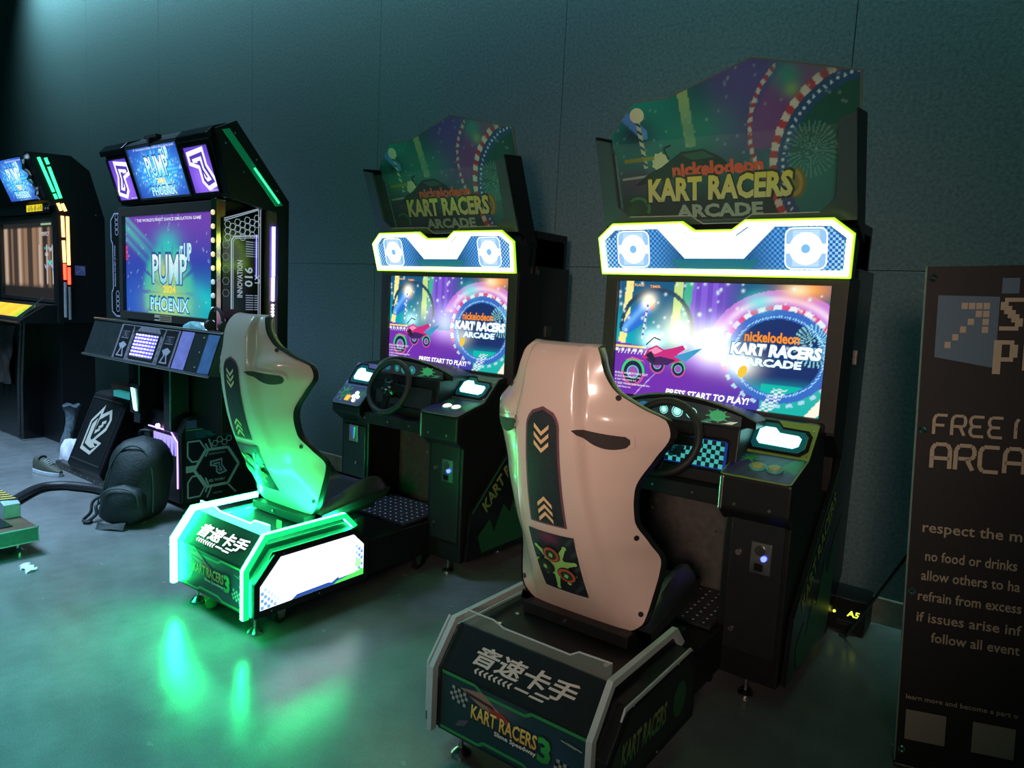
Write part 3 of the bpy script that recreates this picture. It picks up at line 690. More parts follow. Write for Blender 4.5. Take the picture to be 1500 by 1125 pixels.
    if lit: MB().box(0.135, 0.165, 0.262, 0.268, 0.411, 0.45).build('acrylic_tag', mat('green_acrylic_tag', (0.1,0.7,0.1), 0.2, emit=(0.1,0.9,0.1), strength=0.25), base)
    for x, y in ((-0.235, 0.09), (0.235, 0.09)):
        ft = MB().cyl((x,y,0.016),(x,y,0.11),0.007,12).build('levelling_foot', STEEL, base, smooth=True)
        MB().lathe([(0.034,0.0),(0.034,0.010),(0.024,0.020),(0.012,0.030)], 18, (x,y,0)).build('foot_pad', STEEL, ft, smooth=True)
    for x, y in ((0.225, 0.22), (-0.225, 0.22), (0.22, 1.1), (-0.22, 1.1)):
        cs = MB().lathe([(0.032,-0.011),(0.032,0.011)], 18, (x,y,0.033), 'x').build('caster', RUBBER, base, smooth=True)
        MB().prism([(y-0.03,0.10),(y+0.03,0.10),(y+0.012,0.028),(y-0.012,0.028)], 'x', x+0.014, x+0.018).prism([(y-0.03,0.10),(y+0.03,0.10),(y+0.012,0.028),(y-0.012,0.028)], 'x', x-0.018, x-0.014).build('caster_fork', STEEL, cs)
    # pedal tray
    tr = MB().add([(-0.26,0.95,0.285),(0.26,0.95,0.285),(0.26,1.28,0.30),(-0.26,1.28,0.30),(-0.26,0.95,0.297),(0.26,0.95,0.297),(0.26,1.28,0.312),(-0.26,1.28,0.312)],[(0,1,2,3),(4,5,6,7),(0,1,5,4),(1,2,6,5),(2,3,7,6),(3,0,4,7)]).build('foot_tray', DARKST, base)
    a = Art(lambda u, v, h: (u, v, 0.297 + (v-0.95)/0.33*0.015 + h))
    for i in range(12):
        for j in range(8): a.ell(-0.24+i*0.0425, 0.97+j*0.04, 0.006, 0.006, (0.5, 0.45, 0.7), 6)
    ts_ = a.build("tray_studs", PRINT, tr); ts_["kind"] = "stuff"
    make_seat(root, LB, lit, True)
    # ---- cabinet
    body = MB().box(-0.50, 0.50, 1.60, 1.93, 0.10, 1.90).build('cabinet_body', BLACK, root, loc=LC, bevel=0.004)
    MB().prism([(1.415,1.02),(1.415,1.655),(1.60,1.655),(1.60,0.90)], 'x', -0.535, 0.535).build('screen_housing', BLACK, body, bevel=0.004)
    kp = MB().box(-0.26, 0.26, 1.30, 1.33, 0.10, 0.78).build('kick_panel', mat('grey_textured_panel', (0.060,0.052,0.047), 0.6, noise=0.3, nscale=30, bump=0.1), body, bevel=0.002)
    for x, z in ((-0.17,0.60),(0.0,0.58),(0.13,0.56),(0.05,0.36),(0.20,0.36),(0.16,0.24)): MB().cyl((x,1.296,z),(x,1.30,z),0.006,8).build('screw', STEEL, kp)
    m = MB()
    for i in range(11):
        t = math.pi*(0.08+0.84*i/10)
        m.add([(0.06+0.022*math.cos(t),1.2985,0.74-0.022*math.sin(t)),(0.06+0.050*math.cos(t-0.03),1.2985,0.74-0.045*math.sin(t-0.03)),(0.06+0.050*math.cos(t+0.03),1.2985,0.74-0.045*math.sin(t+0.03))],[(0,1,2)])
    m.build('vent_slots', RUBBER, kp)
    # side art panels
    prof = [(1.60,1.70),(1.60,1.02),(1.625,0.98),(1.625,0.86),(1.10,0.36),(1.07,0.10),(1.72,0.08),(1.93,0.30),(1.93,1.70)]
    for sd in (-1, 1):
        x0, x1 = (0.505, 0.525) if sd > 0 else (-0.525, -0.505)
        sp = MB().prism(prof, 'x', x0, x1).build('side_panel', GLOSS, body, bevel=0.002)
        xe = 0.5252*sd
        a = Art(lambda u, v, h, xe=xe, sd=sd: (xe+sd*h, u, v))
        a.path([(1.607,1.68),(1.607,1.02),(1.632,0.978),(1.632,0.862),(1.108,0.362)], 0.012, (0.03,0.15,0.07)); a.up()
        a.poly([(1.20,0.12),(1.16,0.22),(1.26,0.30),(1.30,0.22),(1.38,0.36),(1.44,0.30),(1.52,0.47),(1.60,0.40),(1.68,0.55),(1.72,0.30),(1.70,0.12)], (0.015,0.11,0.04)); a.up()
        a.path([(1.78,0.62),(1.62,0.50),(1.60,0.42)], 0.012, (0.02,0.10,0.05)); a.up()
        if sd > 0:
            th = math.radians(43); c, s_ = math.cos(th), math.sin(th)
            wr = lambda uu, vv: (1.215 + uu*c - vv*s_, 0.325 + uu*s_ + vv*c)
            a.text('KART RACERS', 0.02, 0.0, 0.55, 0.075, (0.30,0.36,0.08), (0.10,0.26,0.06), bold=0.03, shear=0.12, warp=wr); a.up()
            a.text('ARCADE', 0.26, -0.045, 0.18, 0.03, (0.06,0.16,0.07), bold=0.02, warp=wr)
        a.build('side_print', PRINT, sp)
        MB().box(0.525*sd-0.004, 0.525*sd+0.008, 1.70, 1.76, 1.30, 1.36).build('side_bracket', DARKST, sp)
    # screen
    bz = mat('screen_bezel', (0.030,0.028,0.024), 0.45, noise=0.15)
    fnb = lambda u, v, h: (u, 1.415-h, v)
    out = [(-0.535,1.035),(0.535,1.035),(0.535,1.655),(-0.535,1.655)]; inn = [(-0.4725,1.086),(0.4725,1.086),(0.4725,1.620),(-0.4725,1.620)]
    m = MB(); frame_ring(m, out, inn, fnb, 0.0, 0.022); scr = m.build('screen', bz, root, loc=LC, bevel=0.002)
    draw_game_screen('screen_image', scr, lambda u, v, h: (-0.4725+u, 1.4145-h, 1.087+v), 0.55 if not lit else 0.0)
    # marquee
    fnm = lambda u, v, h: (u, 1.37 - 0.25*(v-1.655) - h, v - 0.25*h)
    m = MB(); n = len(MARQ); m.add([fnm(*p, 0.0) for p in MARQ]+[(p[0]*0.985, 1.50, p[1]-0.01) for p in MARQ], [tuple(range(n))[::-1], tuple(range(n,2*n))]+[(i,(i+1)%n,n+(i+1)%n,n+i) for i in range(n)])
    mq = m.build('marquee', BLACK, root, loc=LC)
    m = MB(); frame_ring(m, MARQ, inset(MARQ, 0.020), fnm, 0.0, 0.014); lr = m.build('light_rim', RIMLED, mq, bevel=0.003)
    m = MB(); frame_ring(m, inset(MARQ, -0.007), MARQ, fnm, -0.004, 0.010); m.build('rim_halo', LIMEHALO, lr)  # added glowing outline, imitates the yellow-green halo of the light rim
    a = Art(fnm, 0.001)
    inn = inset(MARQ, 0.019)
    a.poly(inn, (0.02, 0.12, 0.42)); a.up()
    S = 0.0105
    def inside(x, z):
        ax = abs(x)
        if z < 1.674 or z > 1.848 or ax > 0.526: return False
        if ax > 0.455 and z > 1.848-(ax-0.455)*0.72: return False
        if ax < 0.155 and z > 1.815: return False
        return True
    for i in range(-51, 51):
        for j in range(17):
            if (i+j) % 2: continue
            x, z = i*S, 1.674+j*S
            if not (inside(x, z+S) and inside(x+S, z) and inside(x+S, z+S) and inside(x, z)): continue
            ax = abs(x+S/2); d = max(0, min(1, (ax-0.13-(1.85-z)*0.2)/0.12))
            if ax < 0.145: d = 0.0
            base_c = np.array((0.10, 0.35, 0.75)); t = 0.12 + 0.88*d
            cc = base_c*t + np.array((0.35,0.45,0.5))*max(0, (ax-0.40)/0.13)*t + np.array((0, 0.05, 0.06))
            a.rect(x, z, x+S*0.98, z+S*0.98, tuple(cc))
    a.up()
    a.poly([(-0.15,1.674),(0.15,1.674),(0.20,1.716),(-0.20,1.716)], (0.01,0.16,0.22)); a.up()
    a.poly([(-0.255,1.846),(-0.152,1.846),(-0.10,1.812),(0.10,1.812),(0.152,1.846),(0.255,1.846),(0.13,1.720),(-0.13,1.720)], (1.3, 1.38, 1.42)); a.up()
    a.path([(-0.24,1.838),(-0.155,1.838),(-0.098,1.803),(0.098,1.803),(0.155,1.838),(0.24,1.838)], 0.003, (0.75,0.8,0.82)); a.up()
    for dz in (0.0, 0.012): a.path([(-0.026,1.757-dz),(0.0,1.748-dz),(0.026,1.757-dz)], 0.004, (0.9,1.25,1.3))
    a.up()
    for sx in (-0.376, 0.376):
        # speaker surround: rounded square line, tick bands, white cone, blue dust cap
        R = 0.078; P = []
        for q, (ax_, az_) in enumerate(((1,1),(-1,1),(-1,-1),(1,-1))):
            for t in range(5):
                th = math.pi/2*q + math.pi/2*t/4; P.append((sx + ax_*(R-0.028) + 0.028*math.cos(th), 1.760 + az_*(R-0.028) + 0.028*math.sin(th)))
        a.poly(P, (0.35, 0.62, 0.95)); a.up(); a.path(P, 0.005, (1.5,1.6,1.7), closed=True); a.up()
        for q in (-1, 1):
            for t in range(7): a.rect(sx-0.05, 1.760+q*(0.030+t*0.006), sx+0.05, 1.762+q*(0.030+t*0.006), (0.9,1.1,1.3))
        a.up(); a.ell(sx, 1.760, 0.062, 0.062, (1.9,2.0,2.05), 32); a.rect(sx-0.074, 1.742, sx+0.074, 1.778, (1.7,1.8,1.85)); a.up(); a.ell(sx, 1.760, 0.058, 0.058, (2.1,2.2,2.25), 32); a.up()
        a.ring(sx, 1.760, 0.0465, 0.0475, (0.9,0.95,1.0), 32); a.up(); a.ell(sx, 1.760, 0.0175, 0.0175, (0.22,0.55,0.95), 20); a.up()
    a.build('marquee_print', BACKLIT, mq)
    # topper: printed back sheet, dark U frame in front, side wings, clear front sheet
    fnt = lambda u, v, h: (u, 1.28 + 0.41*(2.45-v) - h*0.925, v - h*0.38)
    m = MB(); n = len(TOPR); m.add([fnt(*p, 0.0) for p in TOPR]+[fnt(*p, -0.006) for p in TOPR], [tuple(range(n))[::-1], tuple(range(n,2*n))]+[(i,(i+1)%n,n+(i+1)%n,n+i) for i in range(n)])
    tp = m.build('topper', mat('smoky_acrylic_edge', (0.16,0.15,0.13), 0.3, noise=0.1), root, loc=LC)
    a = Art(fnt, 0.001)
    # field clipped to the outline: columns between lower and upper edge
    def upper(x): return float(np.interp(x, [-0.545,-0.408,-0.241,0.123,0.524], [2.273,2.40,2.40,2.497,2.40])) - 0.006
    def lower(x): return 1.905 if x > -0.515 else 2.20
    nu, nv = 200, 110; xs = np.linspace(-0.535, 0.516, nu); o = len(a.v)
    U = np.zeros((nv, nu)); V = np.zeros((nv, nu))
    for i, x in enumerate(xs):
        lo, hi = lower(x), upper(x)
        for j in range(nv): U[j, i] = (x+0.535)/1.07; V[j, i] = (lo+(hi-lo)*j/(nv-1)-1.90)/0.6
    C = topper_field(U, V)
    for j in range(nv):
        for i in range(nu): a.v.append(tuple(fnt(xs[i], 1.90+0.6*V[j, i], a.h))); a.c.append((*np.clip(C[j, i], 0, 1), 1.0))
    for j in range(nv-1):
        for i in range(nu-1): a.f.append((o+j*nu+i, o+j*nu+i+1, o+(j+1)*nu+i+1, o+(j+1)*nu+i))
    a.up()
    # striped pole, headlamp burst, coin
    a.line((-0.375,2.13),(-0.395,2.33),0.020,(0.55,0.62,0.45)); a.up()
    for i in range(6): a.line((-0.366-0.0033*i,2.14+i*0.032),(-0.388-0.0033*i,2.156+i*0.032),0.010,(0.03,0.12,0.10))
    a.up(); a.ell(-0.395,2.345,0.035,0.030,(0.75,0.78,0.50),18); a.up()
    pts = []
    for i in range(18): r = 0.036 if i % 2 else 0.044; pts.append((-0.302+r*math.cos(i*math.pi/9), 2.150+r*math.sin(i*math.pi/9)))
    a.poly(pts, (0.70,0.68,0.40)); a.up()
    a.line((-0.48,2.165),(-0.33,2.170),0.016,(0.28,0.30,0.05)); a.line((-0.50,2.09),(-0.36,2.098),0.010,(0.35,0.45,0.42)); a.up()
    a.ell(0.285,2.035,0.040,0.058,(0.20,0.16,0.03),24); a.up(); a.ell(0.280,2.035,0.032,0.050,(0.40,0.30,0.06),24); a.up(); a.ell(0.278,2.035,0.020,0.034,(0.26,0.20,0.04),20); a.up()
    a.poly([(-0.44,2.06),(-0.36,2.11),(-0.30,2.13),(-0.20,2.185),(-0.10,2.190),(-0.02,2.15),(0.03,2.10),(-0.10,2.085),(-0.25,2.08)], (0.012,0.02,0.018)); a.up(); a.poly([(-0.20,2.175),(-0.10,2.182),(-0.05,2.155),(-0.15,2.150)], (0.03,0.10,0.07)); a.line((-0.26,2.16),(-0.28,2.205),0.008,(0.015,0.02,0.02)); a.line((-0.28,2.205),(-0.245,2.215),0.008,(0.015,0.02,0.02)); a.up()
    a.up(); a.ell(-0.43,1.965,0.07,0.055,(0.02,0.05,0.03),24); a.up(); a.ring(-0.43,1.965,0.045,0.06,(0.04,0.22,0.10),24,0.8,-0.6,2.4); a.up()
    a.text('nickelodeon', -0.247, 2.085, 0.405, 0.058, (0.80,0.10,0.03), bold=0.05); a.up()
    a.text('KART RACERS', -0.386, 1.979, 0.670, 0.116, (0.02,0.03,0.01), bold=0.08, shear=0.1); a.up()
    a.text('KART RACERS', -0.376, 1.986, 0.650, 0.100, (0.82,0.66,0.07), (0.72,0.80,0.32), bold=0.045, shear=0.1); a.up()
    a.text('ARCADE', -0.242, 1.916, 0.392, 0.056, (0.38,0.55,0.42), bold=0.045)
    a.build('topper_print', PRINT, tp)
    fnf = lambda u, v, h: (u, 1.22 + 0.38*(2.25-v) - h*0.935, v - h*0.355)
    LILAC = mat('satin_wing_plastic', (0.055,0.075,0.085), 0.35, noise=0.06)
    outer = [(-0.545,1.868),(0.545,1.868),(0.535,2.235),(0.475,2.215),(0.470,1.950),(0.412,1.897),(0.146,1.897),(0.098,1.866),(-0.063,1.866),(-0.118,1.900),(-0.412,1.903),(-0.467,1.950),(-0.470,2.212),(-0.540,2.232)]
    n = len(outer); m = MB().add([fnf(*p, 0.0) for p in outer]+[fnf(*p, -0.012) for p in outer], [tuple(range(n))[::-1], tuple(range(n,2*n))]+[(i,(i+1)%n,n+(i+1)%n,n+i) for i in range(n)])
    m.build('front_frame', LILAC, tp)
    for sd in (-1, 1):
        MB().prism([(1.222,2.245),(1.372,1.868),(1.56,1.80),(1.366,2.262)], 'x', *sorted((0.533*sd, 0.543*sd))).build('wing', BLACK, tp, bevel=0.002)
    cl = [(-0.47,2.205),(-0.465,1.952),(-0.41,1.906),(-0.118,1.903),(-0.063,1.869),(0.098,1.869),(0.146,1.900),(0.41,1.900),(0.468,1.952),(0.472,2.20)]
    n = len(cl); MB().add([fnf(*p, -0.003) for p in cl]+[fnf(*p, -0.007) for p in cl], [tuple(range(n))[::-1], tuple(range(n,2*n))]+[(i,(i+1)%n,n+(i+1)%n,n+i) for i in range(n)]).build('clear_front', acrylic('clear_topper_sheet', (0.6,0.7,0.65), 0.03), tp)
    ln = [(-0.41,1.906),(-0.118,1.903),(-0.063,1.869),(0.098,1.869),(0.146,1.900),(0.41,1.900)]
    MB().tube([fnf(*p, 0.001) for p in ln], 0.0022, 6).build('sheet_edge', FROST, tp)
    MB().box(-0.50, 0.50, 1.50, 1.90, 1.655, 1.86).build('topper_tray', BLACK, body, bevel=0.003)
    # ---- dashboard
    dash = MB().prism([(1.07,0.80),(1.10,1.05),(1.42,1.05),(1.42,0.74),(1.12,0.76)], 'x', -0.262, 0.262).build('dashboard', BLACK, root, loc=LC, bevel=0.006)
    m = MB(); arcs = [(-0.300,1.046)]
    for i in range(15):
        t = i/14; x = -0.300+0.60*t; arcs.append((x, 1.076 + 0.080*math.sin(math.pi*t)**0.8))
    arcs.append((0.300,1.046))
    n = len(arcs); m.add([(p[0], 1.085+0.08*(abs(p[0])/0.300)**2, p[1]) for p in arcs]+[(p[0]*0.97, 1.36, 1.044+(p[1]-1.044)*0.62) for p in arcs], [tuple(range(n)), tuple(range(n,2*n))[::-1]]+[(i,(i+1)%n,n+(i+1)%n,n+i) for i in range(n)])
    hood = m.build('gauge_hood', VINYL, dash, smooth=True, ang=35)
    fng = lambda u, v, h: (u, 1.0845+0.08*(abs(u)/0.300)**2 - h, v)
    a = Art(fng, 0.0015)
    def gz(u0, u1, up_): return [(u0+(u1-u0)*i/16, up_(u0+(u1-u0)*i/16)) for i in range(17)]
    face_up = gz(-0.25, 0.25, lambda u: 1.068+0.066*math.sin(math.pi*(u+0.300)/0.60)**0.8)
    for i in range(16):
        (ua, va), (ub, vb) = face_up[i], face_up[i+1]; c = (0.01,0.015,0.016) if u0 is None else (0.012,0.02,0.02)
        a.poly([(ua,1.052),(ub,1.052),(ub,vb),(ua,va)], c)
    a.up()
    gcol = (0.35,0.95,0.85) if not lit else (0.04,0.36,0.38)
    for u, r in ((-0.055,0.019),(0.005,0.024),(0.065,0.022)):
        a.ring(u, 1.088, r*0.86, r, gcol, 20); a.ell(u, 1.088, r*0.72, r*0.72, tuple(c*(1.0 if not lit else 0.55) for c in gcol), 18); a.up(); a.ell(u, 1.088, r*0.3, r*0.3, (0.7,1.0,0.9) if not lit else (0.1,0.4,0.3), 12); a.up()
    sp = (0.03,0.30,0.10)
    a.ell(0.165,1.088,0.030,0.022,sp,16)
    for k in range(8): t = k*0.8; a.line((0.165,1.088),(0.165+0.045*math.cos(t),1.088+0.028*math.sin(t)),0.010,sp,0.003)
    a.ell(-0.15,1.088,0.035,0.02,(0.02,0.10,0.25),16); a.poly([(0.10,1.058),(0.22,1.058),(0.24,1.070),(0.13,1.074)],(0.02,0.16,0.07))
    a.build('gauge_face', BACKLIT, hood)
    MB().tube([(p[0], 1.083+0.08*(abs(p[0])/0.300)**2, p[1]) for p in arcs[1:-1]], 0.004, 6).build('hood_edge', mat('satin_green_edging', (0.10,0.17,0.10), 0.35, noise=0.05), hood)
    MB().prism([(1.02,0.755),(1.02,0.815),(1.10,0.83),(1.30,0.83),(1.30,0.74)], 'x', -0.30, 0.262).build('dash_lip', BLACK, dash, bevel=0.004)
    for x in (-0.24,-0.05,0.12): MB().cyl((x,1.016,0.785),(x,1.02,0.785),0.005,8).build('screw', STEEL, dash)
    fnc = lambda u, v, h: (u, 1.07+0.03*(v-0.80)/0.25 - h, v)
    m = MB(); o_ = [(-0.235,0.868),(0.235,0.868),(0.235,0.995),(0.215,1.005),(-0.215,1.005),(-0.235,0.995)]
    frame_ring(m, o_, inset(o_, 0.012), fnc, 0.0, 0.008); pn = m.build('dash_panel_frame', GLOSS, dash, bevel=0.002)
    a = Art(fnc, 0.001)
    a.poly(inset(o_, 0.011), (0.004,0.03,0.22) if not lit else (0.004,0.006,0.007)); a.up()
    if not lit:
        S = 0.0175
        for i in range(24):
            for j in range(6):
                a.rect(-0.21+i*S, 0.884+j*S, -0.21+(i+1)*S, 0.884+(j+1)*S, (0.05,0.42,0.40) if (i+j) % 2 else (0.002,0.008,0.01))
    a.build('dash_panel_print', BACKLIT, pn)
    # ---- steering wheel
    M = Matrix.Translation((0, 0.975, 0.995)) @ Matrix.Rotation(math.radians(90-20), 4, 'X')
    sw = MB().torus(0.145, 0.0165, 48, 12, M).build('steering_wheel', RUBBER, root, smooth=True, loc=LC, ang=80)
    hb = MB().lathe([(0.052,-0.045),(0.056,0.0),(0.046,0.012),(0.020,0.016)], 24).xf(M).build('wheel_hub', GLOSS, sw, smooth=True)
    for t in (0.0, math.pi, -math.pi/2):
        c, s_ = math.cos(t), math.sin(t); nx, ny = -s_, c
        pts = [(c*0.04+nx*0.024, s_*0.04+ny*0.024, 0.004),(c*0.142+nx*0.016, s_*0.142+ny*0.016, 0.002),(c*0.142-nx*0.016, s_*0.142-ny*0.016, 0.002),(c*0.04-nx*0.024, s_*0.04-ny*0.024, 0.004)]
        MB().plate(pts, (0,0,1), -0.014).xf(M).build('spoke', GLOSS, sw, bevel=0.002)
    MB().lathe([(0.026,0.010),(0.026,0.018),(0.018,0.024),(0.008,0.026)], 14).xf(M).build('hub_emblem', CHROME, hb, smooth=True, ang=20)
    for t in (0.9, 2.2, 3.6, 4.6, 5.6):
        q = M @ Vector((0.038*math.cos(t), 0.038*math.sin(t), 0.010)); q2 = M @ Vector((0.038*math.cos(t), 0.038*math.sin(t), 0.017)); MB().cyl(q, q2, 0.007, 10).build('hub_bolt', STEEL, hb)
    MB().cyl(M @ Vector((0,0,-0.02)), M @ Vector((0,0,-0.14)), 0.035, 18, 0.05).build('steering_column', RUBBER, sw, smooth=True)
    # ---- control pods
    GRN = mat('green_pod_plastic', (0.16,0.26,0.05), 0.4, noise=0.06) if not lit else mat('dark_pod_plastic', (0.05,0.10,0.09), 0.4, noise=0.06)
    def pod(x0, x1, prof, right):
        pd = MB().prism(prof, 'x', x0, x1).build('control_pod', BLACK, root, loc=LC, bevel=0.012)
        (ya, za), (yb, zb), (yc, zc) = prof[1], prof[2], prof[3]
        def seg(y0, z0, y1, z1):
            L = math.hypot(y1-y0, z1-z0); d = ((y1-y0)/L, (z1-z0)/L); nn = (-d[1], d[0]); return L, (lambda u, v, h: (x0+u, y0+d[0]*v+nn[0]*h, z0+d[1]*v+nn[1]*h))
        W = x1-x0
        L1, f1 = seg(ya, za, yb, zb)
        pl = MB(); o_ = [(0.004,0.006),(0.02,-0.004),(W-0.02,-0.004),(W-0.004,0.006),(W-0.004,L1),(0.004,L1)]; n = len(o_)
        pl.add([f1(*p, 0.001) for p in o_]+[f1(*p, 0.004) for p in o_], [tuple(range(n)), tuple(range(n,2*n))[::-1]]+[(i,(i+1)%n,n+(i+1)%n,n+i) for i in range(n)])
        pp = pl.build('button_plate', GRN, pd)
        a = Art(f1, 0.005)
        def pc(U, V):
            C = np.zeros(U.shape+(3,)); C[:] = (0.02,0.025,0.10); C = mixc(C, (0.05,0.02,0.16), star(U,V,0.2,0.5,0.25)); C = mixc(C, (0.02,0.20,0.06), star(U,V,0.85,0.65,0.22)); C = mixc(C, (0.02,0.14,0.16), star(U,V,0.5,0.4,0.2)); C = mixc(C, (0.03,0.22,0.06), star(U,V,0.22,0.85,0.10))
            return C*(1.0+0.5*np.sin(U*37+V*23)[..., None]*np.sin(V*31)[..., None])
        a.field(0.010, W-0.010, 0.004, L1-0.006, 26, 22, pc); a.up()
        sp = (0.03,0.42,0.10)
        if right:
            for k in range(6): t = k*1.05; a.line((0.06,L1*0.72),(0.06+0.05*math.cos(t),L1*0.72+0.035*math.sin(t)),0.012,sp,0.003)
            a.poly([(W-0.08,L1*0.55),(W-0.014,L1*0.35),(W-0.014,L1*0.95),(W-0.05,L1*0.9)],(0.02,0.26,0.06))
        else:
            a.ell(0.06,L1*0.55,0.026,0.030,sp,16)
            for k in range(8): t = k*0.8; a.line((0.06,L1*0.55),(0.06+0.05*math.cos(t),L1*0.55+0.055*math.sin(t)),0.012,sp,0.004); a.ell(0.06+0.05*math.cos(t),L1*0.55+0.055*math.sin(t),0.006,0.007,sp,8)
        a.build('pod_print', PRINT, pp)
        if right:
            for u in (0.115, 0.178):
                c = f1(u, L1*0.42, 0.005); nn = (Vector(f1(0,0,1))-Vector(f1(0,0,0))).normalized(); c = Vector(c)
                bt = MB().cyl(c, c+nn*0.008, 0.031, 22).build('button', mat('button_ring', (0.10,0.45,0.45), 0.25, noise=0.05), pp, smooth=True)
                MB().cyl(c+nn*0.008, c+nn*0.013, 0.025, 22, 0.022).build('button_cap', mat('lit_cream_button', (0.8,0.75,0.6), 0.3, emit=(1.0,0.92,0.78), strength=1.3) if lit else mat('yellow_green_button', (0.30,0.34,0.06), 0.3, noise=0.3, nscale=90), bt, smooth=True)
        else:
            nn = (Vector(f1(0,0,1))-Vector(f1(0,0,0))).normalized()
            c = Vector(f1(0.115, L1*0.30, 0.005)); e1 = Vector((0.017,0,0)); e2 = (Vector(f1(0,1,0))-Vector(f1(0,0,0))).normalized()*0.020
            MB().plate([c-e1-e2, c+e1-e2, c+e1+e2, c-e1+e2], nn, 0.008).build('start_button', mat('lit_orange_button', (0.9,0.4,0.05), 0.3, emit=(1.0,0.42,0.03), strength=0.9), pp, bevel=0.003)
            for du, dv_ in ((0.165,0.62),(0.19,0.42),(0.155,0.42),(0.175,0.22)):
                c = Vector(f1(du, L1*dv_, 0.005)); MB().cyl(c, c+nn*0.008, 0.0125, 16).build('round_button', mat('lit_white_button', (0.9,0.9,0.9), 0.3, emit=(0.95,0.92,1.0), strength=1.3), pp, smooth=True)
        L2, f2 = seg(yb, zb, yc, zc)
        o_ = [(0.004,0.0),(W-0.004,0.0),(W-0.004,L2),(0.004,L2)]; n = 4
        fp = MB().add([f2(*p, 0.001) for p in o_]+[f2(*p, 0.005) for p in o_], [tuple(range(n)), tuple(range(n,2*n))[::-1]]+[(i,(i+1)%n,n+(i+1)%n,n+i) for i in range(n)]).build('reader_plate', GRN if right else mat('purple_pod_plastic', (0.16,0.14,0.38), 0.4, noise=0.06), pd)
        win = [(0.17,0.14),(0.80,0.14),(0.88,0.28),(0.88,0.62),(0.82,0.74),(0.50,0.76),(0.42,0.90),(0.20,0.90),(0.11,0.76),(0.11,0.28)]
        win = [(u*W, v*L2) for u, v in win]; n = len(win)
        fr_ = MB(); frame_ring(fr_, [((u-0.495*W)*1.16+0.495*W, (v-0.52*L2)*1.20+0.52*L2) for u, v in win], win, f2, 0.004, 0.010); rd = fr_.build('card_reader', GLOSS, fp, bevel=0.002)
        wl = [(0.24,0.27),(0.72,0.25),(0.79,0.33),(0.80,0.54),(0.75,0.61),(0.48,0.63),(0.40,0.76),(0.25,0.76),(0.18,0.67),(0.18,0.37)]; wl = [(u*W, v*L2) for u, v in wl]
        MB().add([f2(*p, 0.006) for p in win], [tuple(range(n))]).build('reader_backing', mat('teal_reader_backing', (0.01,0.10,0.12), 0.2, emit=(0.0,0.5,0.6), strength=0.06), rd)
        MB().add([f2(*p, 0.008) for p in wl], [tuple(range(n))]).build('reader_light', CYANLED, rd)
        for u, v in ((0.08,0.1),(0.93,0.1),(0.93,0.8)): c = Vector(f2(u*W, v*L2, 0.005)); MB().cyl(c, c+Vector((0,-0.003,0.003)), 0.004, 8).build('screw', STEEL, rd)
        return pd
    PR = [(0.985,0.760),(0.985,0.890),(1.205,0.945),(1.330,1.068),(1.420,1.075),(1.46,0.70),(1.06,0.70)]
    PL = [(0.985,0.800),(0.990,0.850),(1.085,0.945),(1.190,1.075),(1.420,1.085),(1.45,0.74),(1.06,0.74)]
    rp = pod(0.232, 0.502, PR, True); lpd = pod(-0.502, -0.252, PL, False)
    MB().box(0.240, 0.255, 0.978, 0.990, 0.755, 0.885).build('corner_guard', STEEL, rp, bevel=0.004)
    for x, z in ((0.30,0.785),(0.43,0.785)): MB().cyl((x,0.981,z),(x,0.986,z),0.006,8).build('screw', STEEL, rp)
    # ---- columns with coin doors
    for sd in (-1, 1):
        x0, x1 = (0.252, 0.50) if sd > 0 else (-0.47, -0.232)
        cm = MB().box(x0, x1, 1.045, 1.62, 0.09, 0.755).build('column', BLACK, root, loc=LC, bevel=0.008)
        dr = MB().box(x0+0.03, x1-0.02, 1.037, 1.046, 0.20, 0.725).build('coin_door', mat('satin_black_door', (0.014,0.016,0.018), 0.33, noise=0.1), cm, bevel=0.003)
        cxm = x0 + 0.15 if sd > 0 else x0+0.12
        z0, z1 = (0.525, 0.645) if sd > 0 else (0.625, 0.795-0.07)
        cp = MB().box(cxm-0.038, cxm+0.038, 1.030, 1.038, z0, z1).build('coin_plate', STEEL, dr, bevel=0.002)
        if sd > 0:
            MB().cyl((cxm-0.004,1.024,z1-0.03),(cxm-0.004,1.031,z1-0.03),0.020,20).build('coin_slot', DARKST, cp, smooth=True)
            MB().box(cxm-0.020, cxm+0.012, 1.022, 1.031, z0+0.012, z0+0.040).build('coin_return', GLOSS, cp, bevel=0.002)
            MB().cyl((cxm+0.012,1.022,z0+0.062),(cxm+0.012,1.031,z0+0.062),0.010,14).build('coin_button', mat('blue_lit_coin_button', (0.1,0.1,1), 0.3, emit=(0.04,0.06,1.0), strength=9.0), cp, smooth=True)
            MB().cyl((cxm-0.085,1.026,0.59),(cxm-0.085,1.038,0.59),0.011,14).build('lock', STEEL, dr, smooth=True)
            MB().cyl((x0+0.06,1.03,0.28),(x0+0.06,1.038,0.28),0.010,14).build('lock', STEEL, dr, smooth=True)
        else:
            for i, c in enumerate(((0.05,0.05,0.6),(0.03,0.5,0.2))):
                MB().add([(cxm-0.022+i*0.024,1.0285,z1-0.012),(cxm-0.004+i*0.024,1.0285,z1-0.012),(cxm+0.004+i*0.008,1.0285,z0+0.02),(cxm-0.006+i*0.008,1.0285,z0+0.02)],[(0,1,2,3)]).build('bill_slot_light', mat('bill_slot_light%d' % i, c, 0.2, emit=c, strength=0.5), cp)
            MB().cyl((cxm+0.03,1.026,0.50),(cxm+0.03,1.038,0.50),0.009,14).build('lock', STEEL, dr, smooth=True)
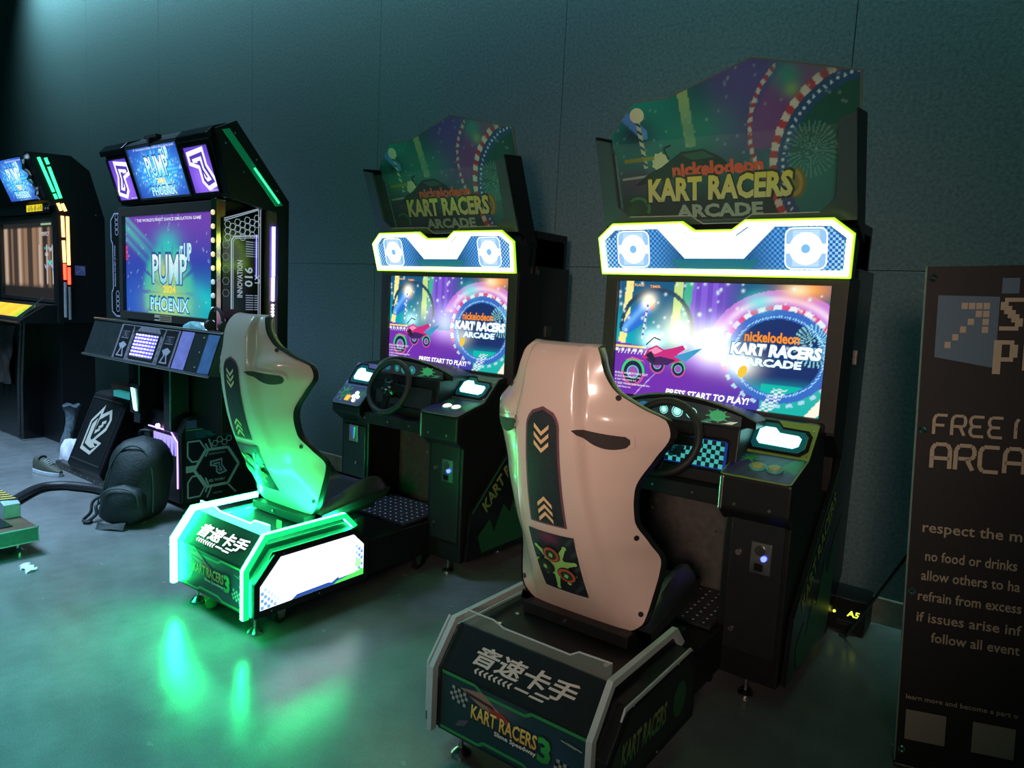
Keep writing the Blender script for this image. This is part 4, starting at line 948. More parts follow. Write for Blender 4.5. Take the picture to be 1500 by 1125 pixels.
        for yy in (1.10, 1.55):
            ft = MB().cyl((x0+0.12,yy,0.012),(x0+0.12,yy,0.09),0.007,10).build('levelling_foot', STEEL, cm)
            MB().lathe([(0.030,0.0),(0.030,0.010),(0.012,0.024)], 16, (x0+0.12,yy,0)).build('foot_pad', STEEL, ft, smooth=True)
    return root

u0 = 0
build_racer(-2.83, 0.03, 0.12, True, 'kart racing machine whose seat base glows with green light strips')
build_racer(-1.14, 0.0, 0.0, False, 'kart racing machine with unlit seat base standing nearest the rules banner')

# ---------------------------------------------------------------- dance machines
def emblem(a, cu, cv, s, col, col2, flip=1):
    """nested folded-arrow emblem"""
    T = lambda pts: [(cu+flip*x*s, cv+y*s) for x, y in pts]
    A = [(-0.50,0.42),(0.30,0.50),(0.30,0.10),(0.62,-0.38),(0.10,-0.50),(-0.12,-0.30),(-0.12,0.02),(-0.50,0.12)]
    a.poly(T(A), col); a.up(); a.poly(T([(-0.40,0.32),(0.22,0.39),(0.22,0.07),(0.46,-0.31),(0.12,-0.39),(-0.03,-0.26),(-0.03,0.09),(-0.40,0.19)]), col2); a.up()
    a.poly(T([(-0.30,0.25),(0.13,0.29),(0.13,0.03),(0.33,-0.25),(0.13,-0.29),(0.05,-0.20),(0.05,0.15),(-0.30,0.17)]), col); a.up()
    a.poly(T([(-0.10,0.19),(0.05,0.20),(0.07,0.0),(0.20,-0.20),(0.12,-0.20)]), col2); a.up()
def hexring(a, cu, cv, r, w, col, asp=1.0, skip=()):
    P = [(cu+r*math.cos(math.pi/3*i), cv+asp*r*math.sin(math.pi/3*i)) for i in range(6)]
    for i in range(6):
        if i not in skip: a.line(P[i], P[(i+1) % 6], w, col)
def dance_logo(a, cu, cv, s, k=1.0, yellow=True):
    bl = (0.02*k, 0.10*k, 0.30*k); w1, w2 = (0.55*k, 0.95*k, 1.0*k), (0.05*k, 0.55*k, 0.85*k)
    a.text('PUMP', cu, cv+0.06*s, 1.06*s, 0.50*s, bl, bold=0.06, align='c'); a.up()
    a.text('PUMP', cu, cv+0.08*s, 1.00*s, 0.44*s, (0.85*k,0.95*k,0.95*k), (0.20*k,0.65*k,0.75*k), bold=0.02, align='c'); a.up()
    a.text('IT', cu+0.30*s, cv+0.44*s, 0.10*s, 0.20*s, w1, bold=0.03, shear=0.2); a.text('UP', cu+0.43*s, cv+0.42*s, 0.20*s, 0.26*s, w1, bold=0.03); a.up()
    a.text('2024', cu, cv-0.05*s, 0.36*s, 0.11*s, (0.95*k,0.72*k,0.05*k), bold=0.03, align='c'); a.up()
    a.text('PHOENIX', cu, cv-0.34*s, 1.18*s, 0.25*s, bl, bold=0.07, align='c'); a.up()
    a.text('PHOENIX', cu, cv-0.32*s, 1.12*s, 0.20*s, (0.25*k,0.80*k,0.95*k), (0.55*k,0.95*k,1.0*k), bold=0.02, align='c'); a.up()

def logo_field(U, V):
    C = np.zeros(U.shape+(3,)); C[:] = (0.02, 0.05, 0.38)
    th = np.arctan2(V-0.48, U-0.5); r = np.hypot(U-0.5, V-0.48)
    C = mixc(C, (0.05, 0.40, 0.95), star(U, V, 0.5, 0.5, 0.40)); C = mixc(C, (0.15, 0.75, 1.0), (np.mod(th*4.2+r*2, 1) < 0.35)*sstep(0.50, 0.2, r)*0.8)
    C = mixc(C, (0.8, 1.0, 1.0), (np.abs(np.mod(th*2.5+0.3, 1)-0.5) < 0.03)*sstep(0.6, 0.2, r)*0.8)
    C = mixc(C, (0.8, 1.0, 1.0), star(U, V, 0.55, 0.16, 0.12, 0.8))
    for a_, b_, c_ in _SP[:40]: C = mixc(C, (0.7, 0.95, 1.0), star(U, V, a_, b_, 0.006+0.004*c_)*0.7)
    return C*1.35
def dance_field(U, V):
    A = 1.2/0.68; C = np.zeros(U.shape+(3,)); C[:] = (0.03, 0.06, 0.42)
    C = mixc(C, (0.17, 0.06, 0.45), sstep(0.45, 1.0, V)); C = mixc(C, (0.0, 0.42, 0.50), sstep(0.55, 0.0, V)*sstep(0.35, 0.9, U))
    C = mixc(C, (0.02, 0.10, 0.55), sstep(0.5, 0.1, U)*sstep(0.6, 0.1, V))
    for o, w, s in ((0.62, 0.05, 0.6), (0.50, 0.03, 0.4), (0.72, 0.025, 0.5)):
        C = mixc(C, (0.02, 0.75, 0.45), np.exp(-((V-(o+0.28-U*0.95))/w)**2)*sstep(0.55, 0.0, U)*s)
    C = mixc(C, (0.0, 0.80, 0.75), np.exp(-((V-(0.75-U*0.62))/0.10)**2)*sstep(0.6, 1.0, U)*0.5)
    # fan of plumes behind the title
    th = np.arctan2(V-0.22, (U-0.5)*A); r = np.hypot((U-0.5)*A, V-0.22)
    pl = sstep(0.56, 0.42, r)*(np.abs(np.sin(th*7)) > 0.25); C = mixc(C, (0.02, 0.55, 0.42), pl*0.85); C = mixc(C, (0.45, 0.75, 0.18), star(U, V, 0.5, 0.10, 0.22, 0.9))
    C = mixc(C, (0.70, 0.72, 0.12), star(U, V, 0.5, 0.42, 0.13, 1.1)*0.75); C = mixc(C, (0.03, 0.60, 0.55), star(U, V, 0.5, 0.72, 0.13, 1.0)*0.8)
    for a_, b_, c_ in _SP: C = mixc(C, (0.6, 0.8, 1.0), star(U, V, a_, b_, 0.004, A)*0.8)
    return C*0.95

DM = (-4.78, 2.40)
dm = tag(empty('dance_arcade_machine', (DM[0], DM[1], 0)), 'dance machine with roofed light boxes behind the green-lit kart seat', 'arcade machine')
DL = (-DM[0], -DM[1], 0)
def dpart(m, name, material, parent=None, **kw): return m.build(name, material, parent or dm, loc=None if parent else DL, **kw)
back = dpart(MB().box(-5.42, -4.16, 2.47, 2.86, 0.55, 2.04), 'cabinet_body', BLACK, bevel=0.004)
dpart(MB().box(-5.30, -4.60, 2.50, 2.84, 0.0, 0.60), 'cabinet_foot', BLACK, back, bevel=0.004)
# screen
m = MB(); frame_ring(m, [(-5.45,1.235),(-4.165,1.235),(-4.165,2.03),(-5.45,2.03)], [(-5.40,1.288),(-4.205,1.288),(-4.205,1.965),(-5.40,1.965)], lambda u, v, h: (u, 2.46-h, v), 0.0, 0.03)
scr = dpart(m, 'screen', mat('screen_bezel', (0.03,0.028,0.024), 0.45), bevel=0.003)
a = Art(lambda u, v, h: (-5.40+u, 2.458-h, 1.289+v)); a.field(0, 1.195, 0, 0.675, 130, 74, dance_field); a.up()
a.text("THE WORLD'S FINEST DANCE SIMULATION GAME", 0.60, 0.635, 0.86, 0.022, (0.75,0.8,0.9), bold=0.02, align='c'); a.up()
dance_logo(a, 0.62, 0.17, 0.46, 1.0); a.up()
a.text('KEYTIE', 0.0, 0.0, 0.10, 0.028, (0.95,0.05,0.06), bold=0.02, warp=lambda u, v: (0.035-v, 0.37+u))
a.build('screen_image', SCREEN, scr)
a = Art(lambda u, v, h: (u, 2.429-h, v))
a.rect(-4.93, 1.240, -4.70, 1.283, (0.42,0.33,0.22)); a.up(); a.rect(-4.93, 1.240, -4.865, 1.283, (0.45,0.42,0.36)); a.rect(-4.93, 1.252, -4.865, 1.262, (0.5,0.04,0.03)); a.up()
for i in range(3): a.rect(-4.855, 1.247+i*0.012, -4.71, 1.253+i*0.012, (0.10,0.07,0.04))
a.build('notice_sticker', PRINT, scr)
# chrome pillar right of the screen, lamps in it
pil = dpart(MB().box(-4.163, -4.105, 2.40, 2.47, 1.22, 2.035), 'screen_pillar', GOLDCH, bevel=0.006)
for i in range(9):
    z = 1.27+i*0.085; MB().lathe([(0.017,2.40),(0.015,2.394),(0.008,2.390),(0.0005,2.389)], 12, (-4.134,0,z), 'y').build('pillar_lamp', mat('warm_pillar_lamp', (1,0.85,0.6), 0.2, emit=(1.0,0.72,0.35), strength=0.8) if i > 3 else mat('cool_pillar_lamp', (0.9,0.9,1), 0.2, emit=(0.6,0.65,1.0), strength=0.5), pil, smooth=True)
# hexagon rail on the left of the screen
rl = dpart(MB().prism([(-5.60,1.27),(-5.52,1.235),(-5.455,1.235),(-5.455,2.0),(-5.54,2.0),(-5.60,1.95),(-5.60,1.80),(-5.575,1.77),(-5.575,1.45),(-5.60,1.42)], 'y', 2.44, 2.455), 'side_rail', GLOSS, bevel=0.002)
a = Art(lambda u, v, h: (u, 2.4395-h, v)); lc = (0.42,0.40,0.55)
a.path([(-5.592,1.275),(-5.525,1.243),(-5.465,1.243)], 0.010, lc); a.path([(-5.592,1.275),(-5.592,1.415),(-5.567,1.447),(-5.567,1.773),(-5.592,1.803),(-5.592,1.945),(-5.537,1.992),(-5.465,1.992)], 0.010, lc)
for i in range(4): hexring(a, -5.50, 1.86+i*0.035 if i % 2 else 1.86+i*0.035, 0.026, 0.005, lc); hexring(a, -5.50, 1.30+i*0.035, 0.026, 0.005, lc)
a.text('PROVIDING THE BEST OF RHYTHM', 0, 0, 0.30, 0.020, lc, bold=0.02, warp=lambda u, v: (-5.525-v, 1.46+u))
a.build('rail_print', PRINT, rl)
# hooded roof with three light boxes
top_prof = [(2.462,2.052),(2.345,2.415),(2.38,2.445),(2.51,2.51),(2.88,2.07),(2.88,2.03)]
tpr = dpart(MB().prism(top_prof, 'x', -5.47, -4.10), 'roof_hood', BLACK, bevel=0.004)
def fnh(u, v, h): t = (v-2.052)/(2.415-2.052); return (u, 2.462-0.117*t - h*0.952, v - h*0.307)
for nm, x0, x1 in (('centre', -5.125, -4.455), ('left', -5.45, -5.15), ('right', -4.425, -4.115)):
    zt, zb = (2.405, 2.075) if nm == 'centre' else (2.36, 2.075)
    m = MB(); o_ = [(x0,zb),(x1,zb),(x1,zt),(x0,zt)]; frame_ring(m, o_, inset(o_, 0.012), fnh, 0.0, 0.018); lb = m.build('light_box', STEEL if nm == 'centre' else GLOSS, tpr, bevel=0.002)
    a = Art(fnh, 0.004); W, H = x1-x0, zt-zb
    if nm == 'centre':
        a.field(x0+0.01, x1-0.01, zb+0.01, zt-0.01, 60, 30, logo_field); a.up(); dance_logo(a, (x0+x1)/2, (zb+zt)/2-0.055, 0.285, 1.35); a.text("THE WORLD'S FINEST DANCE SIMULATION GAME", (x0+x1)/2+0.03, zt-0.028, 0.50, 0.011, (0.9,0.95,1.1), align='c')
    else:
        a.field(x0+0.01, x1-0.01, zb+0.01, zt-0.01, 24, 24, lambda U, V: np.stack([0.10+0.25*star(U,V,0.5,0.3,0.5), 0.05+0.12*star(U,V,0.5,0.3,0.5), 0.55+0.5*star(U,V,0.5,0.3,0.5)], -1)); a.up()
        emblem(a, (x0+x1)/2, (zb+zt)/2, 0.25, (1.25,1.2,1.6), (0.10,0.05,0.45), 1 if nm == 'right' else -1)
        a.text('INNOVATION', x1-0.12, zb+0.014, 0.10, 0.010, (0.9,0.9,1.2))
    a.build('light_box_print', BACKLIT, lb)
for x0, x1 in ((-5.50, -5.16), (-4.44, -4.08)): MB().prism([(2.338,2.372),(2.325,2.405),(2.37,2.455),(2.46,2.49),(2.46,2.44)], 'x', x0, x1).build('roof_cap', GLOSS, tpr, bevel=0.004)
wc = MB().box(-4.86, -4.70, 2.335, 2.375, 2.440, 2.462).box(-4.80, -4.775, 2.325, 2.345, 2.385, 2.44).build('camera_clip', RUBBER, tpr, bevel=0.003)
# right roof cheek with green tube
ck = dpart(MB().prism([(2.375,2.44),(2.505,2.51),(2.885,2.075),(2.885,0.60),(2.80,0.60),(2.80,1.99),(2.45,2.04)], 'x', -4.10, -4.045), 'side_cheek', BLACK, bevel=0.004)
MB().add([(-4.043,2.405,2.435),(-4.043,2.455,2.452),(-4.043,2.835,2.045),(-4.043,2.780,2.030),(-4.038,2.41,2.433),(-4.038,2.452,2.447),(-4.038,2.83,2.047),(-4.038,2.785,2.034)], [(0,1,2,3),(4,5,6,7),(0,1,5,4),(1,2,6,5),(2,3,7,6),(3,0,4,7)]).build('light_bar', mat('green_tinted_bar', (0.02,0.22,0.10), 0.2, emit=(0.0,0.6,0.25), strength=0.10), ck)
MB().tube([(-4.034,2.62,2.245),(-4.034,2.80,2.055)], 0.006, 8).build('light_tube', GRNTUBE, ck)
for y, z in ((2.43,2.36),(2.55,2.21),(2.49,2.43),(2.64,2.30),(2.79,2.13)): MB().cyl((-4.046,y,z),(-4.040,y,z),0.006,8).build('bolt', STEEL, ck)
# printed side glass and the led post
sg = dpart(MB().prism([(2.44,1.30),(2.715,1.30),(2.715,2.025),(2.44,1.925)], 'x', -4.105, -4.095), 'side_glass', GLOSS)
a = Art(lambda u, v, h: (-4.0948+h, u, v)); lc = (0.36,0.46,0.55)
for k_ in (0.0, 0.014): a.path([(2.705-k_,1.31),(2.705-k_,2.012-k_*0.9),(2.45,1.918-k_*0.9)], 0.006, lc)
for i in range(7):
    for j in range(3):
        y, z = 2.475+i*0.034, 1.885+0.010*i-(j*0.040 + (0.020 if i % 2 else 0))
        if z > 1.80-0.02*(i > 4) and not (i > 5 and j > 1): hexring(a, y, z, 0.0215, 0.0035, lc)
for i in range(5): hexring(a, 2.462, 1.76-i*0.075, 0.024, 0.003, (0.15,0.20,0.24))
a.path([(2.50,1.36),(2.50,1.79),(2.52,1.815),(2.69,1.835)], 0.010, lc); a.path([(2.512,1.36),(2.512,1.785),(2.528,1.803),(2.69,1.823)], 0.004, lc)
for z0 in (1.36, 1.70):
    for i in range(7): a.line((2.60,z0+i*0.015),(2.655,z0+i*0.015),0.006,(0.22,0.28,0.40)); a.line((2.662,z0+i*0.015),(2.69,z0+i*0.015),0.006,(0.22,0.28,0.40))
rot = lambda y0, z0: (lambda u, v: (y0-v, z0+u))
a.text('INNOVATION', 0, 0, 0.235, 0.038, lc, bold=0.02, warp=rot(2.578,1.435)); a.text('016', 0, 0, 0.125, 0.058, lc, bold=0.02, warp=rot(2.650,1.505)); a.text('LX', 0, 0, 0.055, 0.035, lc, bold=0.02, warp=rot(2.700,1.53))
a.build('glass_print', attr_mat('edge_lit_glass_print', 0.2, emit=0.8), sg)
MB().tube([(-4.088,2.672,1.56),(-4.088,2.672,1.84)], 0.003, 6).build('glass_edge_light', mat('violet_edge_light', (0.4,0.4,1), 0.3, emit=(0.25,0.2,1.0), strength=2.5), sg)
post = dpart(MB().box(-4.10, -4.05, 2.735, 2.80, 0.95, 2.03), 'led_post', mat('copper_post', (0.30,0.17,0.10), 0.3, 0.6, noise=0.1), bevel=0.004)
MB().tube([(-4.043,2.768,1.58),(-4.043,2.768,1.90)], 0.011, 10).build('led_tube', mat('white_violet_tube', (0.8,0.8,1), 0.3, emit=(0.07,0.07,1.0), strength=16.0), post, smooth=True)
MB().tube([(-4.043,2.768,1.42),(-4.043,2.768,1.575)], 0.007, 8).build('led_tube', BLUELED, post, smooth=True)
for i in range(13): MB().lathe([(0.008,-4.048),(0.008,-4.042),(0.0005,-4.039)], 8, (0,2.768,1.14+i*0.021), 'x').build('led', mat('pale_blue_led', (0.6,0.7,1), 0.3, emit=(0.36,0.42,1.0), strength=14.0), post)
# sloping control desk
DT = ((2.34-2.25)/0.258, 1)
def fnd(u, v, h): return (u, 2.25+0.0862/0.2466*(v-0.965) - h*0.944, v - h*0.33)
desk = dpart(MB().prism([(2.25,0.960),(2.34,1.218),(2.62,1.215),(2.62,0.93)], 'x', -5.64, -3.93), 'control_desk', mat('desk_black', (0.016,0.022,0.022), 0.4, noise=0.2, nscale=20), bevel=0.004)
for v, mt in ((0.960, STEEL), (1.220, STEEL)): MB().tube([fnd(-5.645, v, 0.004), fnd(-3.925, v, 0.004)], 0.008, 8).build('desk_edge_tube', mt, desk, smooth=True)
cp = MB().add([fnd(-5.185,0.970,0.003),fnd(-4.385,0.970,0.003),fnd(-4.385,1.205,0.003),fnd(-5.185,1.205,0.003)], [(0,1,2,3)]).build('desk_panel', mat('grey_desk_panel', (0.16,0.15,0.17), 0.4, noise=0.15, nscale=60), desk)
bk = (0.01,0.01,0.012); gy = (0.32,0.31,0.36)
for s_ in (-1, 1):
    a = Art(fnd, 0.0045)
    c0 = -4.785+s_*0.30
    a.rect(c0-0.075,0.975,c0+0.075,1.20,bk); a.up(); a.poly([(c0-0.05,0.99),(c0+0.05,0.99),(c0+0.02,1.04),(c0+0.055,1.07),(c0,1.09),(c0-0.055,1.07),(c0-0.02,1.04)],gy); a.up(); a.poly([(c0-0.03,0.998),(c0+0.03,0.998),(c0,1.05)],bk); a.up()
    a.rect(c0-0.055,1.11,c0+0.055,1.165,(0.03,0.03,0.035)); a.path([(c0-0.05,1.115),(c0+0.05,1.115),(c0+0.05,1.16),(c0-0.05,1.16)],0.006,gy,True); a.text('OK', c0, 1.125, 0.05, 0.025, gy, bold=0.03, align='c')
    for i in range(6): a.line((c0-s_*0.10,0.98+i*0.04),(c0-s_*0.10,1.0+i*0.04),0.004,bk)
    a.poly([(c0-s_*0.09,1.20),(c0-s_*0.17,1.20),(c0-s_*0.11,1.15)],bk)
    a.build('desk_print', PRINT, cp)
gl = MB(); o_ = [(-4.955,0.993),(-4.615,0.993),(-4.615,1.172),(-4.955,1.172)]; frame_ring(gl, o_, inset(o_, 0.014), fnd, 0.003, 0.014); gd = gl.build('light_grid', DARKST, cp, bevel=0.003)
MB().add([fnd(*p, 0.005) for p in inset(o_, 0.013)], [(0,1,2,3)]).build('grid_backing', mat('violet_grid_backing', (0.1,0.08,0.5), 0.3, emit=(0.12,0.08,0.9), strength=0.9), gd)
for i in range(8):
    for j in range(7):
        c = fnd(-4.93+i*0.0415, 1.015+j*0.0222, 0.007)
        MB().add([(c[0]-0.014,c[1],c[2]-0.0045),(c[0]+0.014,c[1],c[2]-0.0045),(c[0]+0.014,c[1]+0.002,c[2]+0.0045),(c[0]-0.014,c[1]+0.002,c[2]+0.0045)],[(0,1,2,3)]).build('grid_led', mat('white_grid_led%d' % (i > 4), (1,1,1), 0.3, emit=(0.75,0.72,1.0), strength=4.0 if i < 5 else 1.5), gd)
MB().add([fnd(-4.37,0.972,0.003),fnd(-4.22,0.972,0.003),fnd(-4.22,1.205,0.003),fnd(-4.37,1.205,0.003)],[(0,1,2,3)]).build('desk_wing', mat('violet_desk_wing', (0.26,0.22,0.50), 0.35, noise=0.2, nscale=15), desk)
MB().add([fnd(-4.06,0.972,0.003),fnd(-3.935,0.972,0.003),fnd(-3.935,1.205,0.003),fnd(-4.06,1.205,0.003)],[(0,1,2,3)]).build('desk_wing', mat('blue_desk_wing', (0.08,0.15,0.30), 0.35, noise=0.2, nscale=15), desk)
for v in (1.0, 1.09, 1.18): c = Vector(fnd(-4.10, v, 0.0)); MB().cyl(c, c+Vector((0,-0.005,-0.002)), 0.006, 8).build('screw', STEEL, desk)
for x in (-5.0, -4.58):
    ps = dpart(MB().box(x-0.045, x+0.045, 2.33, 2.46, 0.52, 0.95), 'desk_post', GLOSS, bevel=0.004)
    MB().tube([(x+0.043,2.33,0.54),(x+0.043,2.33,0.94)], 0.004, 6).build('post_edge', mat('teal_tinted_edge', (0.05,0.28,0.22), 0.3, noise=0.1), ps)
br = dpart(MB().box(-5.0, -4.88, 2.285, 2.30, 0.60, 0.80), 'handle_bracket', GLOSS, bevel=0.003)
MB().tube([(-4.965,2.28,0.775),(-4.925,2.28,0.768),(-4.895,2.28,0.622),(-4.925,2.28,0.630)], 0.0055, 8, closed=True).build('bracket_light', CYANLED, br)
# lower speaker boxes
lo = dpart(MB().prism([(2.21,0.10),(2.42,0.62),(2.46,0.64),(2.85,0.64),(2.85,0.05),(2.23,0.05)], 'x', -5.88, -5.32), 'speaker_box', BLACK, bevel=0.012)
def fns(u, v, h): t = v-0.10; return (u, 2.21+0.21/0.52*t - h*0.927, v - h*0.374)
m = MB(); o_ = [(-5.85,0.14),(-5.36,0.14),(-5.36,0.60),(-5.85,0.60)]; frame_ring(m, o_, inset(o_, 0.008), fns, 0.0, 0.006); m.build('grille_frame', DARKST, lo)
a = Art(fns, 0.001); em = (0.50,0.46,0.38); em2 = (0.012,0.016,0.015)
T = lambda pts: [(-5.60+x, 0.37+y) for x, y in pts]
a.poly(T([(-0.16,-0.15),(-0.16,0.06),(-0.02,0.19),(-0.02,0.12),(0.10,0.17),(0.15,0.10),(0.13,0.02),(0.02,-0.06),(0.13,-0.07),(0.02,-0.17)]), em); a.up()
a.poly(T([(-0.135,-0.125),(-0.135,0.05),(-0.045,0.13),(-0.045,-0.01),(-0.03,0.08),(0.085,0.135),(0.12,0.095),(0.10,0.035),(-0.05,-0.085),(0.085,-0.085),(0.01,-0.145)]), em2); a.up()
a.poly(T([(-0.115,-0.105),(-0.115,0.04),(-0.06,0.09),(-0.06,-0.06),(0.06,-0.105),(0.0,-0.125)]), em); a.up()
for i in range(3): a.poly(T([(-0.035+i*0.03,0.0+i*0.035),(0.03+i*0.025,0.03+i*0.03),(0.035+i*0.025,0.01+i*0.03),(-0.03+i*0.03,-0.025+i*0.035)]), em)
a.build('speaker_emblem', PRINT, lo)
MB().box(-5.42, -5.14, 2.36, 2.44, 0.655, 0.70).build('teal_display', mat('teal_display_face', (0.08,0.42,0.40), 0.3, emit=(0.05,0.6,0.55), strength=0.25), lo, bevel=0.003)
MB().box(-5.55, -5.10, 2.40, 2.75, 0.70, 0.74).build('box_lid', mat('bronze_lid', (0.20,0.11,0.07), 0.35, 0.4, noise=0.2), lo, bevel=0.004)
ro = dpart(MB().prism([(2.36,0.03),(2.35,0.50),(2.40,0.61),(2.47,0.64),(3.05,0.64),(3.05,0.03)], 'x', -4.95, -4.46), 'speaker_box', BLACK, bevel=0.012)
a = Art(lambda u, v, h: (-4.4595+h, u, v)); lc = (0.46,0.60,0.62)
a.poly([(2.385,0.035),(3.03,0.035),(3.03,0.60),(2.40,0.60)], (0.010,0.014,0.016)); a.up()
a.poly([(2.392,0.545),(3.03,0.545),(3.03,0.60),(2.40,0.60)], (0.10,0.10,0.26)); a.path([(2.392,0.535),(3.03,0.535)], 0.006, (0.20,0.34,0.14)); a.poly([(2.392,0.470),(3.03,0.470),(3.03,0.53),(2.392,0.53)], (0.02,0.05,0.06)); a.up()
a.ell(2.50,0.50,0.045,0.028,(0.02,0.10,0.16),16); a.ell(2.58,0.505,0.04,0.026,(0.03,0.16,0.18),16); a.ell(2.60,0.51,0.022,0.018,(0.20,0.16,0.24),12); a.up()
hexring(a, 2.615, 0.255, 0.165, 0.020, lc, 0.90); a.up(); hexring(a, 2.615, 0.255, 0.150, 0.005, (0.02,0.03,0.03), 0.90); a.up()
a.path([(2.405,0.455),(2.49,0.455),(2.535,0.385),(2.49,0.315),(2.435,0.315),(2.405,0.355)], 0.011, lc, True)
a.path([(2.405,0.175),(2.435,0.215),(2.49,0.215),(2.535,0.145),(2.49,0.070),(2.405,0.070)], 0.011, lc, True)
a.rect(2.392,0.245,2.46,0.29,lc); a.path([(2.53,0.09),(2.55,0.145),(2.53,0.19)],0.012,lc); a.path([(2.53,0.34),(2.555,0.385),(2.53,0.43)],0.012,lc)
a.line((2.555,0.46),(2.58,0.385),0.012,lc); a.line((2.54,0.05),(2.575,0.125),0.012,lc); a.line((2.70,0.115),(2.76,0.05),0.012,lc)
for i in range(4): hexring(a, 2.60+i*0.035, 0.435+(0.012 if i % 2 else -0.012), 0.021, 0.006, lc)
a.up(); a.text('INNOVATION', 2.555, 0.345, 0.12, 0.016, lc); a.text('FEEL THE BEAT', 2.555, 0.155, 0.12, 0.018, lc, bold=0.02); a.text('ANDAMIRO', 2.585, 0.065, 0.07, 0.014, lc)
emblem(a, 2.62, 0.255, 0.115, (0.36,0.42,0.56), (0.02,0.03,0.03))
a.build('speaker_print', PRINT, ro)
a = Art(lambda u, v, h: (u, 2.349-h, v)); a.rect(-4.80,0.36,-4.50,0.49,(0.5,0.42,1.5)); a.up()
for i in range(6): a.poly([(-4.79+i*0.05,0.36),(-4.765+i*0.05,0.36),(-4.775+i*0.05,0.47)],(0.10,0.06,0.5))
a.build('violet_window', BACKLIT, ro)
MB().tube([(-4.86,2.345,0.52),(-4.56,2.345,0.52),(-4.485,2.35,0.46),(-4.485,2.35,0.14)], 0.005, 8).build('violet_edge_tube', mat('violet_tube', (0.5,0.4,1), 0.3, emit=(0.45,0.25,1.0), strength=3.0), ro)
MB().lathe([(0.018,2.345),(0.016,2.33),(0.0005,2.325)], 12, (-4.72,0,0.535), 'y').build('violet_lamp', mat('violet_lamp', (1,0.7,1), 0.3, emit=(0.85,0.4,1.0), strength=10.0), ro, smooth=True)
bar = dpart(MB().box(-6.17, -4.75, 2.235, 2.30, 0.0, 0.055), 'floor_bar', mat('worn_bar_steel', (0.10,0.09,0.08), 0.4, 0.7, noise=0.3, nscale=25), bevel=0.006)
for i in range(12):
    MB().cyl((-6.12+i*0.11,2.255,0.055),(-6.12+i*0.11,2.255,0.059),0.006,8).build('bolt', CHROME, bar)
    MB().cyl((-6.12+i*0.11,2.231,0.025),(-6.12+i*0.11,2.236,0.025),0.006,8).build('bolt', CHROME, bar)
MB().box(-4.98, -4.75, 2.20, 2.24, 0.008, 0.07).build('bar_end', mat('salmon_end_cap', (0.45,0.26,0.24), 0.5, noise=0.1), bar, bevel=0.004)

# ---------------------------------------------------------------- left dance cabinet
LM = (-7.55, 2.55)
lm = tag(empty('dance_arcade_machine', (LM[0], LM[1], 0)), 'dance cabinet cut off by the left edge, with green and red light tubes', 'arcade machine')
LLOC = (-LM[0], -LM[1], 0)
def lpart(m, name, material, parent=None, **kw): return m.build(name, material, parent or lm, loc=None if parent else LLOC, **kw)
bx = lpart(MB().box(-8.2, -6.97, 2.60, 2.88, 0.0, 2.40), 'cabinet_body', BLACK, bevel=0.004)
chk = lpart(MB().prism([(2.36,2.545),(2.69,2.567),(2.84,2.46),(2.96,2.05),(2.96,1.115),(2.56,1.115),(2.56,2.12),(2.50,2.16)], 'x', -6.99, -6.90), 'side_cheek', BLACK, bevel=0.006)
def tubes(pts, m_, dy):
    MB().tube([(-6.893, y+dy, z) for y, z in pts], 0.013, 8).build('light_tube', m_, chk, smooth=True)
tubes([(2.438,2.505),(2.545,2.235)], GRNTUBE, 0); tubes([(2.55,2.22),(2.567,2.18)], GRNTUBE, 0); tubes([(2.49,2.51),(2.51,2.46)], GRNTUBE, 0.0); tubes([(2.515,2.44),(2.60,2.19)], GRNTUBE, 0.0)
for d in (0.0, 0.035): tubes([(2.575+d,2.145),(2.60+d,2.085)], ORANGELED, 0)
tubes([(2.608,2.04),(2.612,1.86)], ORANGELED, 0); tubes([(2.612,1.83),(2.616,1.64)], ORANGELED, 0); tubes([(2.648,2.04),(2.650,1.62)], ORANGELED, 0)
tubes([(2.616,1.63),(2.618,1.49)], REDLED, 0); tubes([(2.650,1.60),(2.650,1.45)], REDLED, 0); tubes([(2.618,1.47),(2.615,1.16)], SILVTUBE, 0); tubes([(2.650,1.43),(2.648,1.14)], SILVTUBE, 0)
a = Art(lambda u, v, h: (-6.8995+h, u, v)); a.rect(2.70,1.535,2.785,1.62,(0.16,0.22,0.55)); a.up()
for i in range(4): a.rect(2.715+i*0.015,1.555+i*0.012,2.727+i*0.015,1.565+i*0.012,(0.45,0.50,0.75))
a.path([(2.735,1.605),(2.772,1.605),(2.772,1.565)],0.008,(0.45,0.50,0.75))
a.build('square_sticker', PRINT, chk); MB().cyl((-6.902,2.88,2.08),(-6.896,2.88,2.08),0.008,8).build('bolt', CHROME, chk)
m = MB(); frame_ring(m, [(-8.3,1.28),(-6.985,1.28),(-6.985,2.06),(-8.3,2.06)], [(-8.26,1.315),(-7.01,1.315),(-7.01,1.995),(-8.26,1.995)], lambda u, v, h: (u, 2.60-h, v), 0.0, 0.03); sc2 = lpart(m, 'screen', mat('screen_bezel', (0.03,0.028,0.024), 0.45), bevel=0.003)
